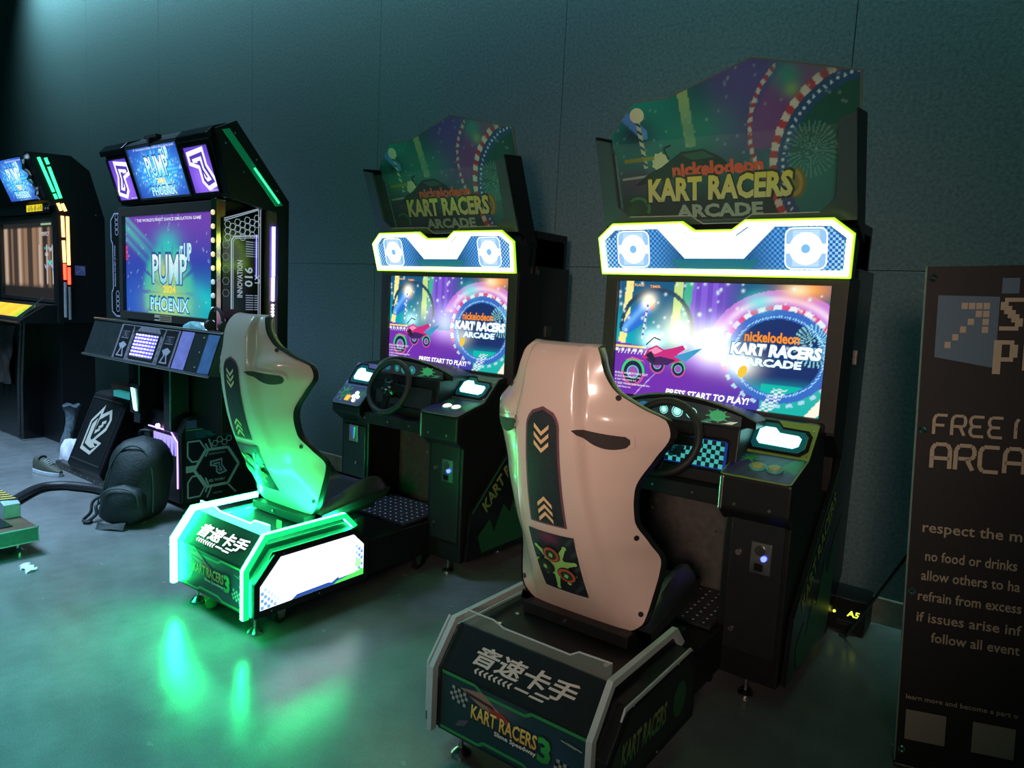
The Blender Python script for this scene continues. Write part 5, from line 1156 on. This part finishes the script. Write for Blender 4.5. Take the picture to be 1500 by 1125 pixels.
def video(U, V):
    C = np.zeros(U.shape+(3,)); C[:] = (0.05,0.035,0.03); st = 0.5+0.5*np.sin(U*33)*np.sin(U*13+1); C = mixc(C, (0.30,0.17,0.10), sstep(0.35,0.6,st)*sstep(0.12,0.2,V)); C = mixc(C, (0.48,0.36,0.28), sstep(0.72,0.85,st)*sstep(0.12,0.2,V)); C = mixc(C, (0.03,0.02,0.02), (np.abs(U-0.80) < 0.03)*1.0)
    for c_, w_ in ((0.70,0.012),(0.83,0.014),(0.93,0.014)): C = mixc(C, (0.50,0.42,0.38), (np.abs(U-c_) < w_)*(V > 0.2)*(V < 0.7))
    C = mixc(C, (0.02,0.015,0.015), (V < 0.13)*1.0); C = mixc(C, (0.02,0.02,0.02), (V > 0.93)*1.0); return C
a = Art(lambda u, v, h: (-8.26+u, 2.598-h, 1.315+v)); a.field(0,1.25,0,0.68,120,40,video); a.up()
a.text('PERFECT', 0.93, 0.56, 0.17, 0.035, (0.6,0.55,0.55), bold=0.02); a.text('COMBO', 0.98, 0.44, 0.10, 0.02, (0.1,0.5,0.55), bold=0.02); a.text('023', 1.0, 0.38, 0.07, 0.03, (0.6,0.6,0.6), bold=0.02)
for u, v, c in ((1.10,0.33,(0.05,0.65,0.60)),(1.03,0.29,(0.35,0.35,0.5)),(1.20,0.26,(0.05,0.30,0.65)),(1.16,0.30,(0.45,0.35,0.55)),(1.22,0.20,(0.05,0.35,0.7)),(1.12,0.45,(0.4,0.4,0.45))): a.poly([(u-0.045,v+0.02),(u,v),(u+0.045,v+0.02),(u+0.04,v-0.01),(u,v-0.035),(u-0.04,v-0.01)], c)
a.rect(0.92,0.655,1.15,0.672,(0.3,0.5,0.3)); a.build('screen_image', SCREEN, sc2)
ml = lpart(MB().prism([(2.52,2.17),(2.37,2.53),(2.45,2.56),(2.66,2.56),(2.62,2.10)], 'x', -8.3, -6.985), 'roof_hood', BLACK, bevel=0.004)
def fnl(u, v, h): t = (v-2.17)/0.36; return (u, 2.52-0.15*t - h*0.92, v - h*0.385)
a = Art(fnl, 0.004); a.field(-7.75,-7.07,2.185,2.515,50,30,logo_field); a.up(); dance_logo(a, -7.41, 2.295, 0.285, 1.35); a.text('DANCE SIMULATION GAME', -7.12, 2.490, 0.36, 0.011, (0.9,0.95,1.1), align='r')
a.build('light_box_print', BACKLIT, ml)
MB().tube([fnl(-7.03+0.006*math.sin(i*2.1), 2.19+0.33*i/11, 0.02+0.012*math.sin(i*1.7)) for i in range(12)], [0.022+0.008*math.sin(i*2.7) for i in range(12)], 8).build('foil_edging', CHROME, ml, smooth=True, ang=20)
ts = lpart(MB().box(-8.3, -6.985, 2.545, 2.62, 2.065, 2.165), 'title_bar', GLOSS, bevel=0.003)
a = Art(lambda u, v, h: (u, 2.544-h, v)); a.field(-7.50,-7.14,2.085,2.145,30,6,lambda U, V: np.stack([0.75+0.2*np.sin(U*20),0.62+0.25*np.sin(U*31),0.02+0*U],-1)); a.up()
for i in range(9): a.rect(-7.47+i*0.036,2.095,-7.455+i*0.036,2.115+0.01*(i % 3),(0.15,0.18,0.02))
a.build('title_print', BACKLIT, ts)
for x in (-7.085, -7.03): MB().lathe([(0.022,2.545),(0.020,2.538),(0.0005,2.534)], 12, (x,0,2.115), 'y').build('title_speaker', CHROME, ts, smooth=True)
cd = lpart(MB().prism([(2.26,1.105),(2.28,1.135),(2.47,1.265),(2.62,1.27),(2.62,1.10)], 'x', -8.3, -6.93), 'control_desk', BLACK, bevel=0.006)
def fnk(u, v, h): return (u, 2.28+0.19*v - h*0.56, 1.135+0.13*v + h*0.83)
a = Art(fnk, 0.003)
a.field(-8.2,-7.08,0.12,0.88,70,10,lambda U, V: np.stack([1.25-0.9*sstep(0.82,1.0,U),0.75+0.25*np.sin(U*25)*0.3+0.25*sstep(0.85,1.0,U),0.06+0.05*np.sin(U*40)],-1)*(0.65+0.55*(np.mod(U*46+V*3,1) < 0.5))[...,None]); a.build('desk_light_panel', BACKLIT, cd)
MB().tube([(-8.3,2.262,1.108),(-6.93,2.262,1.108)], 0.010, 8).build('desk_edge_tube', mat('copper_edge_tube', (0.45,0.22,0.12), 0.25, 0.8, noise=0.1), cd, smooth=True)
MB().add([(-7.06,2.29,1.15),(-6.935,2.29,1.15),(-6.935,2.46,1.33),(-6.97,2.47,1.33)],[(0,1,2,3)]).build('desk_fin', STEEL, cd)
lg = lpart(MB().box(-8.2, -7.42, 2.42, 2.62, 0.0, 1.10), 'lower_cabinet', GLOSS, bevel=0.01)
for x in (-7.44, -7.36): MB().tube([(x,2.41,0.02),(x+0.05,2.40,0.55),(x+0.09,2.42,1.09)], 0.014, 8).build('leg_tube', DARKST, lg, smooth=True)
random.seed(3)
rows = [[(-7.86+0.05*j+0.02*math.sin(i*1.3+j), 2.395-0.025*math.sin(j*1.9+i*0.4), 0.50+0.055*i) for j in range(8)] for i in range(11)]
MB().grid(rows).build('hanging_sheet', mat('crinkled_black_plastic', (0.05,0.045,0.04), 0.22, noise=0.3, nscale=8), lg, smooth=True, ang=80)

# ---------------------------------------------------------------- dance stage corner
st = tag(empty('dance_stage', (-4.9, 0.9, 0)), 'metal dance stage corner with a green edge at the left border', 'platform')
SL = (4.9, -0.9, 0)
deckm = mat('bronze_deck', (0.20,0.13,0.09), 0.35, 0.5, noise=0.25, nscale=12)
sf = MB().box(-5.9, -4.24, -0.3, 1.445, 0.075, 0.150).build('stage_frame', mat('green_stage_edge', (0.02,0.20,0.13), 0.35, noise=0.15), st, loc=SL, bevel=0.003)
MB().box(-5.9, -4.245, -0.3, 1.440, 0.150, 0.156).build('stage_deck', deckm, sf)
for y0, z0, y1, z1 in ((-0.3,0.150,1.447,0.156),(-0.3,0.072,1.447,0.078)): MB().box(-4.2405, -4.236, y0, y1, z0, z1).build('edge_trim', mat('mint_edge_trim', (0.40,0.62,0.55), 0.3, noise=0.05), sf)
MB().box(-4.2405, -4.236, 1.441, 1.447, 0.072, 0.156).build('edge_trim', MATS['mint_edge_trim'], sf)
for k_ in range(2):
    y0 = 0.80-0.62*k_
    pd = MB().box(-4.86, -4.31, y0, y0+0.55, 0.156, 0.162).build('foot_panel', GLOSS, sf, bevel=0.002)
    a = Art(lambda u, v, h: (u, v, 0.1622+h)); c0, c1 = -4.585, y0+0.275
    for s_ in (0.22, 0.16, 0.10): a.path([(c0-s_,c1-s_),(c0+s_,c1-s_),(c0+s_,c1+s_),(c0-s_,c1+s_)],0.018,(0.20,0.24,0.24),True)
    a.build('panel_print', PRINT, pd)
hz = MB().prism([(-4.95,0.156),(-4.47,0.156),(-4.47,0.235),(-4.52,0.25),(-4.95,0.25)], 'y', 1.36, 1.44).build('hazard_block', mat('pale_teal_metal', (0.35,0.48,0.50), 0.4, 0.2, noise=0.1), sf, bevel=0.003)
a = Art(lambda u, v, h: (u, v, 0.2505+h)); a.rect(-4.95,1.36,-4.53,1.44,(0.62,0.48,0.10)); a.up()
for i in range(9): a.poly([(-4.95+i*0.05,1.36),(-4.925+i*0.05,1.36),(-4.905+i*0.05,1.44),(-4.93+i*0.05,1.44)],(0.02,0.02,0.02))
a.build('hazard_stripes', PRINT, hz)
for y in (1.37, 0.2):
    ft = MB().cyl((-4.33,y,0.015),(-4.33,y,0.078),0.012,12).build('stage_foot', CHROME, sf, smooth=True)
    MB().lathe([(0.040,0.0),(0.040,0.010),(0.025,0.022),(0.013,0.028)], 18, (-4.33,y,0)).build('foot_pad', CHROME, ft, smooth=True)
MB().lathe([(0.03,-0.012),(0.03,0.012)], 16, (-4.42,1.18,0.031), 'x').build('stage_wheel', mat('red_caster_wheel', (0.45,0.10,0.06), 0.4, noise=0.1), sf, smooth=True)

# ---------------------------------------------------------------- hose from the stage to the machine
hp = [(-5.0,1.50,0.032),(-5.15,1.57,0.032),(-5.34,1.72,0.032),(-5.49,1.88,0.032),(-5.47,2.01,0.032),(-5.35,2.09,0.032),(-5.2,2.15,0.032),(-5.0,2.17,0.032),(-4.85,2.16,0.032)]
def smooth_path(P, n=8):
    P = [Vector(p) for p in P]; out = []
    for i in range(len(P)-1):
        p0, p1, p2, p3 = P[max(i-1,0)], P[i], P[i+1], P[min(i+2,len(P)-1)]
        for k_ in range(n):
            t = k_/n; out.append(0.5*((2*p1)+(p2-p0)*t+(2*p0-5*p1+4*p2-p3)*t*t+(3*p1-p0-3*p2+p3)*t**3))
    return out+[P[-1]]
tag(MB().tube(smooth_path(hp), 0.030, 12).build('cable_hose', mat('black_braided_hose', (0.014,0.014,0.016), 0.42, noise=0.3, nscale=120, bump=0.3, bscale=150), smooth=True), 'thick black cable hose curving over the floor from the dance stage', 'cable')

# ---------------------------------------------------------------- backpack
BP = Vector((-4.48, 2.08, 0))
bp = tag(empty('backpack', tuple(BP), math.radians(38)), 'dark green backpack slumped on the floor before the dance machine', 'backpack')
CLOTH = mat('dark_green_nylon', (0.006,0.014,0.014), 0.62, noise=0.3, nscale=30, bump=0.25, bscale=60)
def bag_body(w, d0, d1, h, pw=2.6, n=28, rows_=18, lean=0.10, z0=0.0):
    rows = []
    for i in range(rows_):
        t = i/(rows_-1); z = z0+h*t; k_ = (1-abs(2*t-1)**5*0.55) if t < 0.5 else math.sqrt(max(0.0, 1-((t-0.5)/0.5)**3.2))*0.98+0.02
        row = []
        for j in range(n):
            th = 2*math.pi*j/n; c, s_ = math.cos(th), math.sin(th); r = (abs(c)**pw+abs(s_)**pw)**(-1/pw)
            dd = d0 if s_ < 0 else d1
            wob = 1+0.035*math.sin(5*th+t*7)+0.03*math.sin(3*th-t*11)
            row.append((r*c*w*k_*wob, r*s_*dd*k_*wob*(1+0.25*(1-t)) + lean*t, z))
        rows.append(row+[row[0]])
    m = MB().grid(rows); nc = n+1; m.f.append(tuple(range(nc-1))); m.f.append(tuple(range((rows_-1)*nc, rows_*nc-1))); return m
body = bag_body(0.185, 0.15, 0.12, 0.52).build('bag_body', CLOTH, bp, smooth=True, ang=80)
m = bag_body(0.135, 0.06, 0.03, 0.24, 2.8, 24, 12, 0.02, 0.02); m.xf(Matrix.Translation((0.0,-0.165,0))); m.build('front_pocket', CLOTH, bp, smooth=True, ang=80)
def arch(w, h, y, z0, n=20): return [(w*math.cos(math.pi*i/n), y(i/n), z0+h*math.sin(math.pi*i/n)**0.75) for i in range(n+1)]
PIPE = mat('faded_green_piping', (0.025,0.055,0.045), 0.6, noise=0.2)
MB().tube(arch(0.158, 0.40, lambda t: -0.145+0.085*math.sin(math.pi*t)+0.03, 0.08), 0.0055, 6).build('zip_line', PIPE, bp, smooth=True)
MB().tube(arch(0.120, 0.10, lambda t: -0.222+0.02*math.sin(math.pi*t), 0.15), 0.0045, 6).build('pocket_zip', PIPE, bp, smooth=True)
MB().tube(smooth_path([(-0.04,0.13,0.50),(-0.03,0.12,0.545),(0.03,0.12,0.545),(0.04,0.13,0.50)]), 0.009, 8).build('grab_handle', CLOTH, bp, smooth=True)
for P in ([(-0.17,-0.02,0.17),(-0.24,-0.06,0.12),(-0.235,-0.10,0.06),(-0.275,-0.11,0.012),(-0.23,-0.14,0.010)], [(-0.18,0.0,0.12),(-0.215,-0.07,0.10),(-0.20,-0.10,0.05),(-0.235,-0.13,0.012)]):
    MB().tube(smooth_path(P), 0.010, 6).build('strap', RUBBER, bp, smooth=True)
MB().box(-0.25,-0.21,-0.16,-0.12,0.0,0.018).build('buckle', RUBBER, bp, bevel=0.004)
sk = MB().grid([[(x, -0.20-0.035*math.sin(5*x+1)-0.015*j, 0.04-0.018*j+0.008*math.sin(23*x+j)) for x in np.linspace(-0.13,0.05,12)] for j in range(3)]); sk.build('loose_flap', CLOTH, bp, smooth=True, ang=80)

# ---------------------------------------------------------------- shoe, trouser leg, rag by the speaker
SH = (-6.10, 2.09, 0)
sh = tag(empty('sneaker', SH, math.radians(12)), 'olive sneaker with a pale sole lying left of the speaker box', 'shoe')
def shoe_rows(zf, wk, L=0.30):
    rows = []
    for i in range(15):
        t = i/14; x = -0.02+L*t; w = 0.048*(math.sin(math.pi*min(1, 0.18+0.80*t))**0.5)*(0.82+0.30*t)*wk
        rows.append((x, w, zf(t)))
    return rows
def loft(rows, z0):
    R = []
    for x, w, h in rows:
        R.append([(x, w*math.cos(math.pi*j/10), z0+max(0.002,(h-z0))*math.sin(math.pi*j/10)**0.7) for j in range(11)])
    m = MB().grid(R); n = 11; m.f.append(tuple(range(n))); m.f.append(tuple(range(len(R)*n-n, len(R)*n))); return m
sole = MB(); pr_ = shoe_rows(lambda t: 0, 1.08); up_ = [(x, w) for x, w, _ in pr_]+[(x, -w) for x, w, _ in pr_[::-1]]; sole.prism(up_, 'z', 0.0, 0.032)
loft(shoe_rows(lambda t: 0.125-0.02*t if t < 0.35 else 0.118-0.115*(t-0.35), 1.0), 0.03).build('upper', mat('olive_canvas', (0.05,0.055,0.035), 0.7, noise=0.2, nscale=60), sh, smooth=True, ang=60)
sole.build('sole', mat('pale_rubber_sole', (0.50,0.55,0.58), 0.5, noise=0.06), sh, smooth=True, ang=50, bevel=0.004)
MB().tube([(0.055,0.03*math.cos(t),0.115+0.014*math.sin(t)) for t in np.linspace(0,math.pi,8)], 0.008, 6).build('collar', RUBBER, sh, smooth=True)
for i in range(4): MB().tube([(0.11+i*0.022,-0.022,0.10-0.006*i),(0.115+i*0.022,0,0.112-0.006*i),(0.11+i*0.022,0.022,0.10-0.006*i)], 0.0035, 5).build('lace', mat('pale_lace', (0.45,0.47,0.45), 0.7), sh)
tr = [(-6.70,2.50,0.0),(-6.74,2.54,0.10),(-6.78,2.58,0.20),(-6.82,2.61,0.30),(-6.84,2.62,0.38)]
P = smooth_path(tr, 6); N = len(P); m = MB(); R = []
for i, p in enumerate(P):
    t = i/(N-1); r = 0.075-0.03*math.sin(math.pi*t*0.9)+0.035*t**3
    R.append([(p.x+r*math.cos(a_)*(1+0.12*math.sin(3*a_+t*9)), p.y+0.7*r*math.sin(a_), p.z+0.012*math.sin(5*a_+i)) for a_ in np.linspace(0, 2*math.pi, 19)])
m.grid(R); n = 19; m.f.append(tuple(range(n-1))); m.f.append(tuple(range((N-1)*n, N*n-1)))
tag(m.build('cloth_bundle', mat('slate_fabric', (0.06,0.085,0.10), 0.8, noise=0.4, nscale=40, bump=0.3, bscale=50), smooth=True, ang=80), 'slate grey cloth bundle standing upright behind the sneaker', 'cloth')
def crumple(c, rx, ry, rz, seed, n=22, k_=12, amp=0.22):
    rg = random.Random(seed); ph = [rg.uniform(0,6.28) for _ in range(8)]; R = []
    for i in range(k_):
        f = math.pi/2*(i/(k_-1)); row = []
        for j in range(n):
            th = 2*math.pi*j/n; w = 1+amp*(math.sin(3*th+ph[0]+4*f)*0.5+math.sin(7*th+ph[1]-5*f)*0.35+math.sin(11*th+ph[2]+9*f)*0.25)
            row.append((c[0]+rx*math.cos(f)*math.cos(th)*w, c[1]+ry*math.cos(f)*math.sin(th)*w, c[2]+max(0.0,rz*math.sin(f)*(1+amp*math.sin(5*th+ph[3]+6*f)*math.cos(f)))))
        R.append(row+[row[0]])
    m = MB().grid(R); m.f.append(tuple(range(n))); return m
tag(crumple((-6.36,2.43,0.001),0.125,0.085,0.17,5).build('white_rag', mat('white_cotton', (0.62,0.60,0.66), 0.8, noise=0.1, nscale=60, bump=0.3, bscale=60), smooth=True, ang=80), 'crumpled white rag heaped on the end of the steel floor bar', 'rag')
# scrap of paper
pm = MB(); G = [[(-4.10+0.018*i-0.004*j, 1.30+0.020*j+0.006*math.sin(i*1.7), 0.004+0.010*abs(math.sin(i*1.3+j*2.1))) for i in range(8)] for j in range(4)]
G[3] = [(x, y-0.012*(i % 3), z) for i, (x, y, z) in enumerate(G[3])]
tag(pm.grid(G).add([(p[0], p[1], 0.0005) for r in G for p in r], [(i*8+j, i*8+j+1, (i+1)*8+j+1, (i+1)*8+j) for i in range(3) for j in range(7)]).build('paper_scrap', mat('pale_paper', (0.62,0.74,0.76), 0.7, noise=0.08), smooth=True, ang=25), 'torn pale paper scrap on the floor below the dance stage foot', 'paper')
# plastic sleeve and headphones on the desk
TEALP = mat('teal_clear_plastic', (0.25,0.50,0.52), 0.15, noise=0.3, nscale=20)
m = crumple((-4.28,2.368,1.219),0.125,0.035,0.050,9,24,10,0.28)
tag(m.build('plastic_bag', TEALP, smooth=True, ang=40), 'crumpled teal plastic bag lying on the dance machine desk', 'bag')
hd = tag(empty('headphones', (-4.05, 2.372, 1.219)), 'black headphones standing by the teal bag on the desk', 'headphones')
MB().tube([(0.075*math.cos(t), 0.0, 0.06+0.085*math.sin(t)) for t in np.linspace(0, math.pi, 16)], 0.011, 8).build('headband', RUBBER, hd, smooth=True)
for s_ in (-1, 1):
    c = MB().lathe([(0.030,-0.014),(0.036,0.0),(0.030,0.014)], 18, (0.075*s_,0,0.038), 'x').build('ear_cup', RUBBER, hd, smooth=True)
# orange roll under the lit base
cn = tag(empty('tape_roll', (-3.02, 1.735, 0.0), math.radians(-25)), 'small orange and green roll lying under the green-lit seat base', 'roll')
MB().lathe([(0.020,-0.075),(0.026,-0.070),(0.026,0.070),(0.020,0.075)], 20, (0,0,0.0262), 'x').build('roll_body', mat('orange_wrap', (0.42,0.16,0.05), 0.4, noise=0.5, nscale=25), cn, smooth=True)
MB().lathe([(0.0265,0.058),(0.0268,0.062),(0.0268,0.076),(0.018,0.078)], 20, (0,0,0.0262), 'x').build('end_band', mat('green_band', (0.10,0.40,0.12), 0.4, noise=0.1), cn, smooth=True)

# ---------------------------------------------------------------- rules banner
yaw, roll = math.radians(15), math.radians(2.6)
bn = tag(empty('rules_banner', (-0.235, 2.60, 0.0)), 'tall black rules banner with pixel lettering at the right edge', 'banner')
bx_ = Vector((math.cos(yaw), math.sin(yaw), 0)); 
def fb(u, v, h):
    c, s_ = math.cos(roll), math.sin(roll); uu, vv = u*c - v*s_, u*s_ + v*c
    return tuple(bx_*uu + Vector((math.sin(yaw), -math.cos(yaw), 0))*h + Vector((0, 0, vv + 0.012)))
BW, BH = 0.80, 1.66
rows = [[fb(BW*i/16, BH*j/20, 0.002*math.sin(j*0.7)*math.sin(i*0.5)) for i in range(17)] for j in range(21)]
m = MB().grid(rows); m.v += [tuple(Vector(p)+Vector((0,0.0015,0))) for r in rows for p in r]; n0 = 17*21; m.f += [tuple(k_+n0 for k_ in f[::-1]) for f in m.f[:16*20]]
sheet = m.build('banner_sheet', mat('black_banner_vinyl', (0.008,0.008,0.008), 0.65, noise=0.2, nscale=10), bn, smooth=True, fixn=False)
ink = (0.52,0.43,0.32)
a = Art(fb, 0.004, 0.0006)
X0 = lambda px_, v: px_  # lengths in banner metres from its left edge
blue = (0.13,0.20,0.27)
a.poly([(0.040,1.375),(0.205,1.345),(0.205,1.565),(0.040,1.570)], blue); a.up()
for i, j in ((2,6),(3,6),(4,6),(5,6),(4,5),(5,5),(5,4),(5,3),(3,4),(2,3),(1,2),(0,1)):
    u, v = 0.066+i*0.0195, 1.380+j*0.0245; a.rect(u,v,u+0.0165,v+0.0195,ink)
a.rect(0.208,1.575,0.253,1.622,blue); a.build('arrow_logo', MATTEPRINT, sheet); a = Art(fb, 0.0046, 0.0006)
def pix(pat, u, v, s):
    for r, row in enumerate(pat):
        for c, ch in enumerate(row):
            if ch == '#': a.rect(u+c*s, v-(r+1)*s*1.25, u+(c+1)*s, v-r*s*1.25, ink)
S_ = [' #####', '##    ', '###   ', ' ###  ', '  ### ', '   ###', '    ##', '##### ']
P_ = ['##### ', '##  ##', '##  ##', '##  ##', '##### ', '##    ', '##    ', '##    ']
for pt_, u_, v_, s_ in ((S_, 0.208, 1.562, 0.0100), (P_, 0.198, 1.432, 0.0105), (['##']*8, 0.283, 1.562, 0.0100)):
    pix(pt_, u_, v_, s_); a.build('pixel_letter', MATTEPRINT, sheet); a = Art(fb, 0.0046, 0.0006)
pix([' ##','##','##','##','##','##','##',' ##'], 0.275, 1.432, 0.0105)
a.build('pixel_letter', MATTEPRINT, sheet); a = Art(fb, 0.0046, 0.0006)
LT = {'F': [[(0,0),(0,0.8),(0.18,1),(1,1)],[(0,0.48),(0.8,0.48)]], 'R': [[(0,0),(0,0.8),(0.18,1),(0.85,1),(1,0.85),(1,0.6),(0.85,0.46),(0.15,0.46)],[(0.6,0.46),(0.95,0)]], 'E': [[(1,0),(0.18,0),(0,0.15),(0,0.35),(0.18,0.5),(0.8,0.5)],[(0.18,0.5),(0,0.65),(0,0.85),(0.18,1),(1,1)]],
      'A': [[(0,0),(0,0.8),(0.18,1),(0.82,1),(1,0.8),(1,0)],[(0,0.42),(1,0.42)]], 'C': [[(1,1),(0.18,1),(0,0.82),(0,0.18),(0.18,0),(1,0)]], '/': [[(0,0),(0,0.8),(0.18,1)],[(0,0.48),(0.1,0.48)]]}
def word(t, u, v, cw, gap, h, lw):
    for ch in t:
        if ch in LT:
            for P in LT[ch]: a.path([(u+x*cw, v+y*h) for x, y in P], lw, ink)
        u += cw+gap
word('FREE', 0.052, 1.128, 0.036, 0.014, 0.062, 0.009); a.build('word_lettering', MATTEPRINT, sheet); a = Art(fb, 0.0046, 0.0006); word('/', 0.272, 1.128, 0.036, 0.014, 0.062, 0.009)
a.build('word_lettering', MATTEPRINT, sheet); a = Art(fb, 0.0046, 0.0006)
word('ARCA', 0.052, 1.018, 0.050, 0.016, 0.078, 0.012); a.build('word_lettering', MATTEPRINT, sheet)
for t, u, v, w in (('respect the m', 0.040, 0.792, 0.272), ('no food or drinks', 0.053, 0.708, 0.252), ('allow others to ha', 0.045, 0.642, 0.272), ('refrain from excess', 0.040, 0.572, 0.285), ('if issues arise inf', 0.040, 0.500, 0.290), ('follow all event', 0.085, 0.435, 0.245), ('learn more and become a part o', 0.025, 0.222, 0.315)):
    a = Art(fb, 0.0046, 0.0006); h = {'respect the m': 0.046, 'learn more and become a part o': 0.022}.get(t, 0.034); a.text(t, u, v, w, h, tuple(c*0.85 for c in ink), bold=0.012); a.build('rule_line', MATTEPRINT, sheet)
pale = (0.30,0.27,0.22)
for u in (0.028, 0.220): a = Art(fb, 0.0046); a.rect(u,0.085,u+0.117,0.190,pale); a.build('blank_patch', MATTEPRINT, sheet)
for v in (1.625, 1.14, 0.60, 0.045):
    c = Vector(fb(0.022, v, 0.003)); m = MB().torus(0.009, 0.0035, 16, 6, Matrix.Translation(c) @ Matrix.Rotation(math.radians(90), 4, 'X')); m.build('grommet', CHROME, sheet, smooth=True)
MB().tube([fb(0.003, 0.0, 0.002), fb(0.003, BH, 0.002)], 0.003, 6).build('banner_edge', mat('teal_hem', (0.20,0.30,0.27), 0.5, noise=0.1), sheet)
MB().box(0.0, 0.75, -0.02, 0.03, 0.0, 0.014).xf(Matrix.Rotation(yaw, 4, 'Z')).build('stand_foot', DARKST, bn, bevel=0.003)
MB().tube([fb(0.40, 0.0, -0.02), fb(0.40, BH, -0.02)], 0.010, 8).build('stand_pole', DARKST, bn, smooth=True)
MB().tube([(-0.06,0.42,0.625),(-0.33,0.885,0.012),(-0.36,0.90,0.010)], 0.007, 8).tube([(-0.06,0.42,0.625),(0.24,0.10,1.2)], 0.007, 8).build('stand_stay', DARKST, bn, smooth=True)
# ---------------------------------------------------------------- power unit with yellow digits behind the kart machine
pu = tag(empty('power_unit', (-0.60, 3.64, 0.0)), 'black power unit with yellow digits by the baseboard behind the machine', 'power unit')
bd = MB().box(-0.14, 0.10, -0.10, 0.09, 0.012, 0.175).build('unit_case', BLACK, pu, bevel=0.006)
YD = mat('yellow_digit_led', (0.9,0.9,0.2), 0.3, emit=(0.85,1.0,0.08), strength=1.6)
a = Art(lambda u, v, h: (u, -0.101-h, v)); a.text('A5', 0.02, 0.090, 0.055, 0.030, (1.1,1.3,0.12), bold=0.03, shear=0.1); a.build('unit_digits', BACKLIT, bd)
for x in (-0.105, -0.035): MB().lathe([(0.007,-0.100),(0.006,-0.106),(0.0005,-0.107)], 10, (x,0,0.098), 'y').build('indicator', YD, bd)
MB().box(-0.02, 0.06, -0.115, -0.10, 0.045, 0.07).build('socket', RUBBER, bd, bevel=0.002)
for x in (-0.12, 0.08):
    for y in (-0.08, 0.07): MB().cyl((x,y,0),(x,y,0.014),0.010,8).build('rubber_foot', RUBBER, pu)
